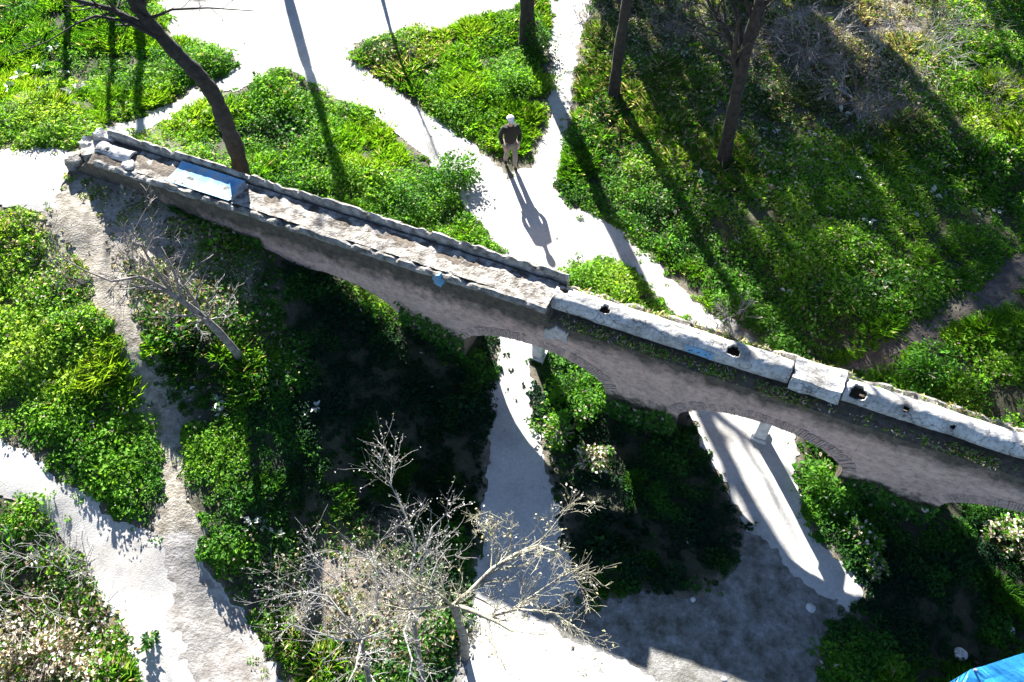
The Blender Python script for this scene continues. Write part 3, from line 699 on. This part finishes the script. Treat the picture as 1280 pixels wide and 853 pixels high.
shrub(570,225,.7,.6,.55,1500,1.0,.0,'rounded deep green shrub beside the bend of the white path')
shrub(505,262,.8,.6,.5,1500,.9,.0,'spreading deep green shrub behind the middle of the far rim')
shrub(1150,470,.7,.55,.5,1300,1.0,.0,'bushy green shrub between the dark trail and the vaulted channel')
shrub(640,110,.9,.7,.6,1800,1.6,.0,'bright green shrub on the island between two white paths')

def arum(px, py, sc, src=[None]):
    p = at(px, py)
    lab = 'low plant with broad shiny leaves, some painted pale as white glints, among the ground cover'
    if src[0] is None or len(src) < 9:
        t = empty('broad_leaved_plant', p, lab, 'plant', 'broad-leaved plants on the banks')
        k = int(rng.integers(6, 13)); th = np.sort(rng.uniform(0, 6.28, k)); el = rng.uniform(.15, .7, k); L = rng.uniform(.18, .30, k)
        base = np.stack([.05 * np.cos(th), .05 * np.sin(th), .12 + .14 * rng.random(k)], 1)
        V, f = leaf_quads(base, np.stack([np.cos(th)*np.cos(el), np.sin(th)*np.cos(el), np.sin(el)], 1), np.tile([0,0,1.], (k, 1)) + rng.normal(0, .2, (k, 3)), L, L * .5)
        pale = rng.random(k) < rng.uniform(.15, .5)
        cl = np.where(pale[:, None], np.array([(.55,.56,.52)]), np.array([(.05,.13,.03)])) * (.7 + .5 * rng.random(k))[:, None]  # pale leaves carry the white glints in their colour
        np_mesh('leaf', V, quads_to_tris(f), M['glossy_leaf'], t, colors=np.repeat(cl, 4, 0))
        b = MB()
        for i in range(k): b.tube([(0,0,-.03), base[i]], [.006,.005], 3)
        b.build('stem', M['brown_twig'], t)
        if src[0] is None: src[0] = t
        else: src.append(t)
    else:
        o = src[random.randrange(len(src))]; t = o.copy(); col.objects.link(t); t.location = p
        for c in o.children:
            d = c.copy(); col.objects.link(d); d.parent = t
    t.rotation_euler.z = random.uniform(0, 6.28); t.scale = (sc, sc, sc)
ARUM = [(30,105),(52,92),(70,70),(60,120),(20,72),(85,95),(100,118),(12,120),(45,60),(130,760),(105,745),(95,720),(50,700),(75,735),(120,790),(330,660),(318,655),(345,668),(280,520),(275,505),(240,490),(395,510),(385,515),
 (960,165),(970,172),(985,160),(1010,172),(1035,170),(1050,150),(1022,158),(1130,215),(1145,222),(1185,240),(1220,268),(1245,270),(1260,190),(1255,200),(1080,195),(1055,250),(1060,225),(1085,285),(870,236),(885,230),(920,300),(955,115),(1000,370),(985,368),(1025,365),(1085,370),(1100,355),(855,70),(875,230),(1180,245),(1150,275),(1165,248)]
for a in ARUM: arum(a[0] + random.uniform(-4, 4), a[1] + random.uniform(-4, 4), random.uniform(.35, .7) if a[1] > 300 else random.uniform(.45, 1.0) * (1.25 if a[0] < 200 else 1))

# ------------------------------------------------------------------ bare trees
def rnd_dir(d, ang):
    d = Vector(d).normalized(); a = d.orthogonal().normalized(); a.rotate(Matrix.Rotation(random.uniform(0, 6.28), 3, d)) if False else None
    a = d.orthogonal().normalized(); a = Matrix.Rotation(random.uniform(0, 6.28), 3, d) @ a
    return (d * math.cos(ang) + a * math.sin(ang)).normalized()
def grow(out, p, d, L, r, depth, maxd, up=.15, kids=(3, 5), spread=(.5, 1.0), lf=(.5, .75), wig=.22, rmin=.004, droop=0):
    n = max(3, int(4 + L * 1.5)); pts = [Vector(p)]; dd = Vector(d).normalized(); seg = L / n
    for i in range(n):
        dd = (dd + Vector((random.gauss(0, wig), random.gauss(0, wig), random.gauss(0, wig) + up * .35 - droop * .2)) * .55).normalized()
        pts.append(pts[-1] + dd * seg)
    rad = [max(rmin, r * (1 - .72 * i / n)) for i in range(n + 1)]
    out.append((pts, rad, depth))
    if depth >= maxd: return
    for k in range(random.randint(*kids)):
        f = random.uniform(.3, 1.0); i = min(n, max(1, int(f * n)))
        grow(out, pts[i], rnd_dir(pts[i] - pts[i-1], random.uniform(*spread)), L * random.uniform(*lf), max(rmin, rad[i] * .66), depth + 1, maxd, up, kids, spread, lf, wig, rmin, droop)
def tubes(name, polys, m, parent, kmax=8):
    b = MB()
    for pts, rad, dep in polys:
        k = kmax if rad[0] > .06 else (5 if rad[0] > .02 else 3)
        b.tube([tuple(q) for q in pts], rad, k, cap=rad[0] > .02)
    return b.build(name, m, parent, smooth=True)
def tree(name, base, trunk_pts, trunk_r, branches, label, group=None, m='bark', mt=None, maxd=2, kids=(3, 5), L=1.6, up=.2, spread=(.4, .95), start=.35, rmin=.006, extra=None, leaves=0, leafcol=None, droop=0, lsz=1.0):
    t = empty(name, base, label, 'tree', group)
    b0 = Vector([float(v) for v in base]); P = [Vector([float(v) for v in q]) - b0 for q in trunk_pts]
    # smooth the trunk line
    k = len(P); tt = np.linspace(0, k - 1, (k - 1) * 5 + 1); A = np.array([list(p) for p in P])
    Q = []
    for u in tt:
        i = min(int(u), k - 2); f = u - i; p0, p1, p2, p3 = A[max(i-1, 0)], A[i], A[i+1], A[min(i+2, k-1)]
        Q.append(.5 * ((2*p1) + (-p0 + p2)*f + (2*p0 - 5*p1 + 4*p2 - p3)*f*f + (-p0 + 3*p1 - 3*p2 + p3)*f**3))
    Q = np.array(Q); rads = np.interp(np.linspace(0, 1, len(Q)), np.linspace(0, 1, len(trunk_r)), trunk_r)
    rads = rads * (1 + .14 * np.sin(np.arange(len(Q)) * 1.9) * np.cos(np.arange(len(Q)) * .7))
    tubes('trunk', [([Vector(q) for q in Q], list(rads), 0)], M[m], t, 12)
    out = []
    for j in range(branches):
        f = start + (1 - start) * (j + random.random()) / max(1, branches); i = min(len(Q) - 1, int(f * (len(Q) - 1))); i = max(1, i)
        d = rnd_dir(Vector(Q[i] - Q[i-1]), random.uniform(*spread))
        grow(out, Vector(Q[i]), d, L * random.uniform(.7, 1.25), max(rmin * 2, rads[i] * .55), 1, maxd, up, kids, spread, rmin=rmin, droop=droop)
    if extra:
        for e in extra: out.append(([Vector([float(v) for v in q]) - b0 for q in e[0]], e[1], 1)); 
        for e in extra:
            E_ = [Vector([float(v) for v in q]) - b0 for q in e[0]]
            for i in range(1, len(E_)):
                for _ in range(e[2]):
                    f = random.random(); p = E_[i-1].lerp(E_[i], f)
                    grow(out, p, rnd_dir(E_[i] - E_[i-1], random.uniform(.4, 1.1)), e[3] * random.uniform(.5, 1.2), max(rmin, e[1][min(i, len(e[1]) - 1)] * .5), 2, maxd + 1, up, kids, spread, rmin=rmin, droop=droop)
    c = tubes('crown', out, M[mt or m], t, 7)
    if leaves:
        tips = [p for pts, rad, dep in out if dep >= maxd for p in pts[1:]]
        sel = rng.integers(0, len(tips), leaves); b = np.array([list(tips[i]) for i in sel]) + rng.normal(0, .03, (leaves, 3)); th = rng.uniform(0, 6.28, leaves)
        V, f = leaf_quads(b, np.stack([np.cos(th), np.sin(th), rng.normal(0, .4, leaves)], 1), rng.normal(0, .5, (leaves, 3)) + np.array([0,0,1.]), lsz * (.03 + .035 * rng.random(leaves)), lsz * (.018 + .02 * rng.random(leaves)))
        lc = np.array(leafcol)[rng.integers(0, len(leafcol), leaves)] * (.7 + .5 * rng.random(leaves))[:, None]
        np_mesh('foliage', V, quads_to_tris(f), M['dry_leaf'], t, colors=np.repeat(lc, 4, 0))
    return t
# leaning tree behind the channel, upper left
b = at(303, 226); y0 = b[1]
pl = [(303,228),(296,190),(284,160),(270,125),(252,98),(228,74),(205,50),(180,20),(160,-12),(140,-50)]
tp = [at_y(px, py, y0 - .25 * i / 9 + .05) for i, (px, py) in enumerate(pl)]; tp[0] = (b[0], b[1], b[2] - .1)
ex = [([at_y(*q, y0 - .2) for q in [(196,40),(170,28),(140,12),(100,2),(60,-10)]], [.10,.085,.06,.045,.03], 3, .8),
      ([at_y(*q, y0) for q in [(176,15),(178,0),(172,-30),(168,-70)]], [.09,.08,.07,.05], 2, .9),
      ([at_y(*q, y0 - .3) for q in [(205,52),(160,28),(120,20),(95,30),(60,52),(10,70)]], [.05,.04,.03,.02,.012,.008], 2, .5),
      ([at_y(*q, y0 - .3) for q in [(186,24),(215,12),(260,10),(320,14)]], [.04,.025,.015,.008], 2, .4)]
tree('bare_tree', b, tp, [.20,.19,.17,.15,.13,.11], 3, 'dark bare tree leaning left over the open end of the channel', m='bark', maxd=2, kids=(2,3), L=.9, start=.75, extra=ex)
def upright(px, py, h, r, label, lean=(0, 0), group=None, m='bark', br=8, L=1.8, start=.4, maxd=3, kids=(3,4), name='bare_tree', leaves=0):
    p = at(px, py); q = [p + np.array([lean[0] * f + .10 * math.sin(f * 5 + px), lean[1] * f + .1 * math.cos(f * 4 + px), h * f - .1]) for f in (0, .15, .3, .45, .6, .8, 1)]
    return tree(name, p, q, [r * 1.25, r, r * .92, r * .8, r * .6, r * .3], br, label, group, m=m, maxd=maxd, kids=kids, L=L, start=start, leaves=leaves, leafcol=[(.10,.09,.07),(.2,.17,.13)])
upright(655, 60, 12, .22, 'dark tree trunk rising from a shrub between the two paths at the top', (.0, .3), br=10, L=1.7, start=.58)
upright(771, 122, 9, .15, 'dark upright trunk on the shady bank right of the narrow path', (.0, .3), br=12, L=2.0, start=.4)
upright(901, 200, 8, .17, 'brown trunk rising from the middle of the shady bank', (.1, .2), br=12, L=2.0, start=.35)
upright(40, 96, 7, .07, 'thin dark tree in the upper left corner', (.0, .2), br=6, L=1.2, start=.4) if False else None
# trees past the top edge, known by the shadows they throw
GRP = 'bare trees past the far path'
LB = 'tall bare tree past the top edge, its trunk shadow crossing the white path'
for (x, y, h, r, br, st, L) in [(-12.9,28.9,9,.17,8,.55,1.5),(-8.35,29.2,10,.16,9,.62,1.6),(-4.9,27.6,5,.06,5,.6,.8),(*at(96,-22)[:2],6.0,.13,4,.75,.7),(*at(150,-18)[:2],5.6,.12,4,.75,.7)]:
    p = np.array([x, y, float(tz(x, y))]); q = [p + np.array([.08 * math.sin(f * 6 + x), .08 * math.cos(f * 5), h * f - .1]) for f in (0, .2, .4, .6, .8, 1)]
    tree('bare_tree', p, q, [r * 1.2, r, r * .85, r * .65, r * .3], br, LB, GRP, maxd=3, kids=(3,4), L=L, start=st)
for (px, py, y0, h, r) in [(1100,210,31.5,13,.27),(868,190,32.5,13,.26),(1215,190,31,11.5,.30)]:
    a = at(px, py); x = a[0] - .296 * (y0 - a[1]); p = np.array([x, y0, float(tz(x, y0))])
    q = [p + np.array([.12 * math.sin(f * 6 + x), .12 * math.cos(f * 5), h * f - .1]) for f in (0, .2, .4, .6, .8, 1)]
    tree('bare_tree', p, q, [r * 1.2, r, r * .95, r * .85, r * .5], 9, 'tall thick bare tree past the top edge, throwing a broad shadow down the bank', 'tall trees above the bank', maxd=3, kids=(3,4), L=1.8, start=.7)
LB2 = 'tall twiggy tree on the slope past the top right, shading the bank below'
for i, (x, y, h, r, br, L) in enumerate([(1.7,35,10,.25,20,2.2),(3.6,38,12,.25,22,2.4),(5.8,35,11,.34,20,1.5),(10.4,38,12,.25,14,2.2),(1.3,31,8,.22,16,1.7),(3.2,32.5,9,.22,18,1.9),(12.5,34,10,.30,12,2.0)]):
    p = np.array([x, y, .5]); q = [p + np.array([.1 * math.sin(f * 6 + x), .1 * math.cos(f * 5), h * f - .6]) for f in (0, .2, .4, .6, .8, 1)]
    tree('twiggy_tree', p, q, [r * 1.2, r, r * .85, r * .65, r * .3], br, LB2, 'twiggy trees on the slope', maxd=3, kids=(4,5), L=L, start=.35, rmin=.012, leaves=5600, lsz=2.6, leafcol=[(.05,.07,.03),(.08,.09,.05)])

# small bare tree on the slope at the left
b = at(300, 447); pl = [(300,447),(276,418),(248,392),(215,368),(176,346)]
tp = [at_y(px, py, b[1] - .1 * i) for i, (px, py) in enumerate(pl)]
tree('bare_tree', b, tp, [.09,.08,.065,.05,.03], 8, 'small grey-brown bare tree leaning left over the eroded trail', m='brown_twig', maxd=3, kids=(3,4), L=1.0, start=.3, up=.05, spread=(.3,.9),
     extra=[([at_y(*q, b[1] - .4) for q in [(176,346),(140,352),(105,338),(70,318)]], [.03,.022,.014,.008], 3, .5), ([at_y(*q, b[1] - .3) for q in [(215,368),(190,330),(172,300),(165,280)]], [.03,.022,.014,.008], 3, .5)])
# lichen-covered tree seen from above at the bottom
zc = 3.1
c0 = at(566, 758, zc); b = np.array([c0[0] + .05, c0[1] + .10, float(tz(c0[0], c0[1]))])
tp = [b - np.array([0,0,.1]), b + np.array([.03,-.02,1.0]), b + np.array([-.02,.02,2.0]), b * np.array([1,1,0]) * .4 + c0 * np.array([.6,.6,0]) + np.array([0,0,2.7]), c0]
def lim(pts, z0, z1): return [at(px, py, z0 + (z1 - z0) * i / (len(pts) - 1)) for i, (px, py) in enumerate(pts)]
EX = [(lim([(566,758),(585,742),(615,712),(645,693),(672,682),(695,690),(712,705)], 3.1, 3.9), [.060,.055,.050,.042,.034,.025,.015], 3, .55),
      (lim([(566,756),(590,764),(622,778),(640,790)], 3.1, 3.5), [.065,.055,.04,.02], 2, .5),
      (lim([(610,772),(645,762),(690,766),(720,785),(742,806)], 3.3, 3.8), [.035,.030,.025,.018,.010], 3, .5),
      (lim([(640,762),(668,744),(700,722),(735,705)], 3.35, 4.0), [.030,.025,.018,.010], 3, .5),
      (lim([(600,767),(610,795),(625,820),(632,838)], 3.25, 3.6), [.03,.026,.018,.01], 2, .4),
      (lim([(640,695),(638,670),(632,652),(610,640),(595,645)], 3.6, 4.1), [.022,.018,.014,.010,.006], 2, .3),
      (lim([(672,682),(690,660),(705,640),(718,628)], 3.8, 4.2), [.022,.017,.012,.006], 2, .3),
      (lim([(620,705),(622,680),(610,662),(600,655)], 3.5, 3.9), [.02,.015,.01,.006], 2, .25),
      (lim([(566,758),(545,740),(520,730),(500,712)], 3.1, 3.6), [.045,.035,.025,.012], 3, .5),
      (lim([(566,758),(535,760),(505,762),(480,755)], 3.1, 3.5), [.04,.03,.022,.012], 3, .5)]
tree('lichen_tree', b, tp, [.075,.07,.065,.06,.05], 0, 'bare tree with yellow lichen on its limbs spreading over the shaded hollow', m='brown_twig', mt='lichen_bark', maxd=3, kids=(2,4), L=.5, rmin=.0026, extra=[(a, [q * .72 for q in r], k + 1, l * 1.1) for a, r, k, l in EX], leaves=450, leafcol=[(.5,.47,.42),(.42,.4,.2),(.55,.5,.48)])
# pale twiggy trees to its left
def pale(px, py, z, bx, by, label, limbs, nl):
    c = at(px, py, z); bz = float(tz(bx, by)); b = np.array([bx, by, bz])
    tp = [b - np.array([0,0,.1]), b * .65 + c * .35, c]
    ex = []
    for l in limbs: ex.append((lim([(px, py)] + l, z, z + .9), list(np.linspace(.024, .006, len(l) + 1)), 4, .7))
    tree('pale_tree', b, tp, [.05,.04,.03], 3, label, m='brown_twig', mt='grey_bark', maxd=2, kids=(4,6), L=.8, rmin=.0022, extra=ex, leaves=nl, leafcol=[(.30,.295,.295),(.42,.415,.41),(.2,.18,.17)], start=.6, lsz=.8)
c = at(515, 790, 2.0); pale(515, 760, 2.4, c[0] + .05, c[1] - .35, 'pale silvery tree with dense twigs left of the lichen-covered limbs', [[(512,720),(520,680),(505,640),(488,605),(490,575)],[(490,735),(470,700),(440,685)],[(535,735),(548,700),(565,680)],[(505,790),(515,825),(510,853)],[(540,660),(560,640)]], 900)
c = at(450, 830, 1.6); pale(452, 800, 2.2, c[0] + .05, c[1] - .3, 'pale twiggy tree along the bottom edge with its crown over the lower path', [[(440,760),(420,725),(395,705)],[(470,760),(475,725),(465,690)],[(425,800),(395,790),(360,780)],[(445,835),(432,860)],[(480,790),(500,770)],[(410,745),(380,740),(345,745)]], 900)
# grey bramble thickets
def thicket(px, py, r, h, n, label, mt='brown_twig', group=None):
    p = at(px, py); t = empty('bramble', p, label, 'shrub', group); out = []
    for i in range(n):
        a = random.uniform(0, 6.28); q = Vector((math.cos(a) * r * random.random()**.5, math.sin(a) * r * random.random()**.5, -.05))
        out.append(([Vector((0, 0, -.09)), q * .5 + Vector((0, 0, -.05)), q], [.012, .012, .012], 1))
        grow(out, q, rnd_dir((math.cos(a) * .5, math.sin(a) * .5, 1), random.uniform(0, .6)), h * random.uniform(.7, 1.3), .014, 1, 3, 0, (2, 4), (.4, 1.0), (.45, .75), .3, .004, droop=.5)
    tubes('canes', out, M[mt], t)
    return t
thicket(1010, 55, .9, 1.1, 30, 'grey leafless bramble on the upper right bank, left of two', 'grey_bark')
thicket(1130, 62, 1.1, 1.1, 34, 'grey leafless bramble on the upper right bank, widest of all', 'grey_bark')
thicket(1190, 20, .9, 1.0, 22, 'grey leafless bramble touching the top edge at the right', 'brown_twig')
thicket(845, 35, .9, 1.2, 30, 'dark leafless bramble between the two dark trunks', 'brown_twig')
thicket(960, 95, .8, .9, 26, 'brown leafless bramble just right of the brown trunk', 'brown_twig')
thicket(1075, 125, .9, .8, 26, 'grey leafless bramble lowest on the upper right bank', 'grey_bark')
thicket(1255, 135, .6, .8, 18, 'brown leafless bramble at the right edge of the upper bank', 'brown_twig')
thicket(735, 28, .35, .9, 14, 'thin brown bramble leaning over the narrow path at the top', 'brown_twig')
thicket(50, 735, .8, .8, 26, 'grey leafless bramble above the bottom left corner', 'grey_bark')
thicket(200, 325, .7, .6, 16, 'fine grey twigs on the dusty slope, nearest the ruined end', 'brown_twig')
thicket(255, 385, .5, .6, 12, 'fine grey twigs on the dusty slope beside the small leaning tree', 'grey_bark')
thicket(495, 80, .6, .35, 16, 'low dry bramble at the corner of the two white paths', 'brown_twig')
thicket(915, 405, .3, .5, 10, 'small dry bramble at the end of the path behind the vaulted channel', 'grey_bark')

# ------------------------------------------------------------------ blue tarpaulin at the lower right corner
zt = 1.75
tpn = [at(1172, 862, zt), at(1215, 836, zt), at(1262, 822, zt), at(1330, 800, zt), at(1420, 800, zt), at(1420, 960, zt), at(1150, 960, zt)]
ctr = np.mean(tpn, axis=0); t = empty('tarpaulin', (ctr[0], ctr[1], float(tz(ctr[0], ctr[1]))), 'bright blue tarpaulin stretched on poles in the lower right corner', 'tarpaulin')
O = np.array(t.location)
bm = bmesh.new(); vs = [bm.verts.new(p - O) for p in tpn]; fc = bm.faces.new(vs); bmesh.ops.triangulate(bm, faces=[fc])
bmesh.ops.subdivide_edges(bm, edges=bm.edges[:], cuts=9, use_grid_fill=True)
for v in bm.verts: v.co.z += .05 * math.sin(v.co.x * 5 + v.co.y * 3) - .05 * abs(math.sin(v.co.x * 2.3 - v.co.y * 3.1)) ** .5 + .14 * (float(fbm(v.co.x * 3, v.co.y * 3, 2, 3)) - .5) 
me = bpy.data.meshes.new('sheet'); bm.to_mesh(me); bm.free(); me.materials.append(M['tarp']); o = bpy.data.objects.new('sheet', me); link(o, t)
so = o.modifiers.new('s', 'SOLIDIFY'); so.thickness = .008
for i in (1, 3, 5, 6):
    q = tpn[i] - O; q = q + (ctr - O - q) * .06; b_ = MB(); b_.tube([(q[0], q[1], -.1), (q[0], q[1], 1.74)], .022, 8); b_.build('pole', M['steel'], t)

# stones and crumbs lying on the path under the arches
for i, (px, py, r) in enumerate([(1013,760,.10),(1200,818,.12),(1262,788,.10),(905,850,.05),(866,750,.05),(638,590,.03),(640,572,.03)]):
    p = at(px, py); bm = bmesh.new(); bmesh.ops.create_icosphere(bm, subdivisions=3, radius=r)
    for v in bm.verts:
        v.co.z *= .55; v.co *= 1 + .5 * (float(fbm(v.co.x / r * 1.3 + i * 7, v.co.y / r * 1.3 + v.co.z / r, 1, 3)) - .5)
    me = bpy.data.meshes.new('stone'); bm.to_mesh(me); bm.free(); me.materials.append(M['grey_stone']); me.polygons.foreach_set('use_smooth', [True] * len(me.polygons))
    o = bpy.data.objects.new('stone', me); o.location = p + np.array([0, 0, r * .2]); link(o)
    tag(o, 'pale loose stone lying on the shaded ground before the arches', 'stone', 'loose stones in the hollow')

# ------------------------------------------------------------------ the walker
def skin_mesh(verts, edges, radii, sub=2, root=0):
    me = bpy.data.meshes.new('tmp'); me.from_pydata([tuple(v) for v in verts], edges, [])
    o = bpy.data.objects.new('tmp', me); col.objects.link(o)
    o.modifiers.new('skin', 'SKIN'); sm = o.modifiers.new('sub', 'SUBSURF'); sm.levels = sub; sm.render_levels = sub
    if not me.skin_vertices: me.skin_vertices.new() if hasattr(me.skin_vertices, 'new') else None
    for i, r in enumerate(radii):
        sv = me.skin_vertices[0].data[i]; sv.radius = r if isinstance(r, tuple) else (r, r); sv.use_root = (i == root)
    dg = bpy.context.evaluated_depsgraph_get(); dg.update()
    res = bpy.data.meshes.new_from_object(o.evaluated_get(dg)); bpy.data.objects.remove(o); return res
def chain(specs):
    V = []; E = []; Rr = []; names = {}
    for nm, par, p, r in specs:
        names[nm] = len(V); V.append(p); Rr.append(r)
        if par is not None: E.append((names[par], names[nm]))
    return V, E, Rr
def put(name, me, m, parent, smooth=True):
    me.name = name; me.materials.clear(); me.materials.append(M[m])
    if smooth: me.polygons.foreach_set('use_smooth', [True] * len(me.polygons))
    return link(bpy.data.objects.new(name, me), parent)
pp = at(638, 209); pers = empty('person', (pp[0], pp[1], pp[2] + .01), 'person in a white cap, dark jacket and pale trousers walking on the white path', 'person', None, R(14))
# figure faces -Y, left leg forward
J = [('pel',None,(0,0,.93),(.15,.11)),('wa','pel',(0,-.01,1.08),(.145,.10)),('ch','wa',(0,-.01,1.28),(.165,.11)),('neb','ch',(0,0,1.43),(.10,.075)),('ne','neb',(0,-.015,1.51),.052),
     ('he1','ne',(0,-.03,1.58),(.066,.075)),('he2','he1',(0,-.03,1.66),(.074,.09)),('he3','he2',(0,-.02,1.72),(.06,.07)),
     ('lh','pel',(.09,0,.88),.095),('lk','lh',(.10,-.16,.50),.062),('lc','lk',(.10,-.13,.34),.058),('la','lc',(.10,-.10,.09),.040),('lt','la',(.105,-.24,.035),.036),
     ('rh','pel',(-.09,0,.88),.095),('rk','rh',(-.10,-.02,.49),.062),('rc','rk',(-.10,.09,.33),.058),('ra','rc',(-.10,.20,.10),.040),('rt','ra',(-.105,.08,.03),.036)]
def arm(s):
    q = 's%d' % s
    return [(q,'ch',(s*.18,0,1.38),.062),(q+'e',q,(s*.265,.05,1.10),.046),(q+'w',q+'e',(s*.225,-.10,.90),.032),(q+'p',q+'w',(s*.20,-.15,.84),.030)] + \
           [x for k in range(4) for x in ((q+'f%d'%k, q+'p', (s*(.215-.018*k),-.165-.008*k,.785+.004*k), .010), (q+'g%d'%k, q+'f%d'%k, (s*(.195-.018*k),-.165-.006*k,.745+.005*abs(k-1)), .009))] + \
           [(q+'t',q+'w',(s*.19,-.17,.86),.011),(q+'u',q+'t',(s*.165,-.185,.825),.009)]
V, E, Rr = chain(J + arm(1) + arm(-1))
# face: nose, brows and chin pushed out of the head
body = skin_mesh(V, E, Rr, 2)
for v in body.vertices:
    x, y, z = v.co
    if z > 1.54 and y < -.06:
        if abs(x) < .018 and 1.60 < z < 1.66: v.co.y -= .022
        if abs(abs(x) - .030) < .014 and 1.655 < z < 1.68: v.co.y += .008
put('body', body, 'skin', pers)
def eyeball(x):
    bm = bmesh.new(); bmesh.ops.create_uvsphere(bm, u_segments=8, v_segments=6, radius=.011); me = bpy.data.meshes.new('eye'); bm.to_mesh(me); bm.free()
    o = put('eye', me, 'shoe', pers); o.location = (x, -.108, 1.655)
eyeball(.03); eyeball(-.03)
for s in (1, -1):
    bm = bmesh.new(); bmesh.ops.create_uvsphere(bm, u_segments=8, v_segments=6, radius=.028)
    for v in bm.verts: v.co.x *= .4
    me = bpy.data.meshes.new('ear'); bm.to_mesh(me); bm.free(); o = put('ear', me, 'skin', pers); o.location = (s*.078, -.02, 1.64)
V, E, Rr = chain([('b',None,(0,0,.84),(.185,.145)),('w','b',(0,-.01,1.05),(.178,.135)),('c','w',(0,-.01,1.28),(.195,.14)),('n','c',(0,0,1.43),(.12,.10)),('n2','n',(0,-.01,1.49),(.075,.075))] +
   [x for s in (1,-1) for x in (('s%d'%s,'c',(s*.19,0,1.38),.085),('e%d'%s,'s%d'%s,(s*.27,.05,1.10),.066),('w%d'%s,'e%d'%s,(s*.23,-.09,.915),.050))])
put('jacket', skin_mesh(V, E, Rr, 2, 0), 'jacket', pers)
V, E, Rr = chain([('p',None,(0,0,.92),(.165,.125)),('lh','p',(.09,0,.84),.108),('lk','lh',(.10,-.16,.50),.078),('la','lk',(.10,-.10,.10),.066),('rh','p',(-.09,0,.84),.108),('rk','rh',(-.10,-.02,.49),.078),('ra','rk',(-.10,.19,.12),.066)])
put('trousers', skin_mesh(V, E, Rr, 2, 0), 'trousers', pers)
for (a, b_) in (((.10,-.09,.06),(.108,-.26,.045)), ((-.10,.22,.09),(-.106,.06,.035))):
    a = np.array(a); b_ = np.array(b_); put('shoe', skin_mesh([a, a*.5 + b_*.5, b_], [(0,1),(1,2)], [.052,.050,.042], 2), 'shoe', pers)
bm = bmesh.new(); bmesh.ops.create_uvsphere(bm, u_segments=20, v_segments=12, radius=.105)
for v in bm.verts:
    v.co.y *= 1.12; v.co.z *= .8
    if v.co.z < 0: v.co.z *= .15
me = bpy.data.meshes.new('cap'); bm.to_mesh(me); bm.free(); cp = put('cap', me, 'cap', pers); cp.location = (0, -.025, 1.70)
bm = bmesh.new(); bmesh.ops.create_uvsphere(bm, u_segments=20, v_segments=10, radius=.085)
for v in bm.verts: v.co.z *= .14; v.co.z -= .10 * max(0, -v.co.y) ; v.co.y *= 1.15
me = bpy.data.meshes.new('peak'); bm.to_mesh(me); bm.free(); o = put('peak', me, 'cap', cp); o.location = (0, -.095, -.005)
bm = bmesh.new(); bmesh.ops.create_uvsphere(bm, u_segments=16, v_segments=10, radius=.096)
for v in bm.verts: v.co.z *= .7; v.co.y *= 1.0
me = bpy.data.meshes.new('hair'); bm.to_mesh(me); bm.free(); o = put('hair', me, 'hair', pers); o.location = (0, .006, 1.665)
print('objects', len(bpy.data.objects))
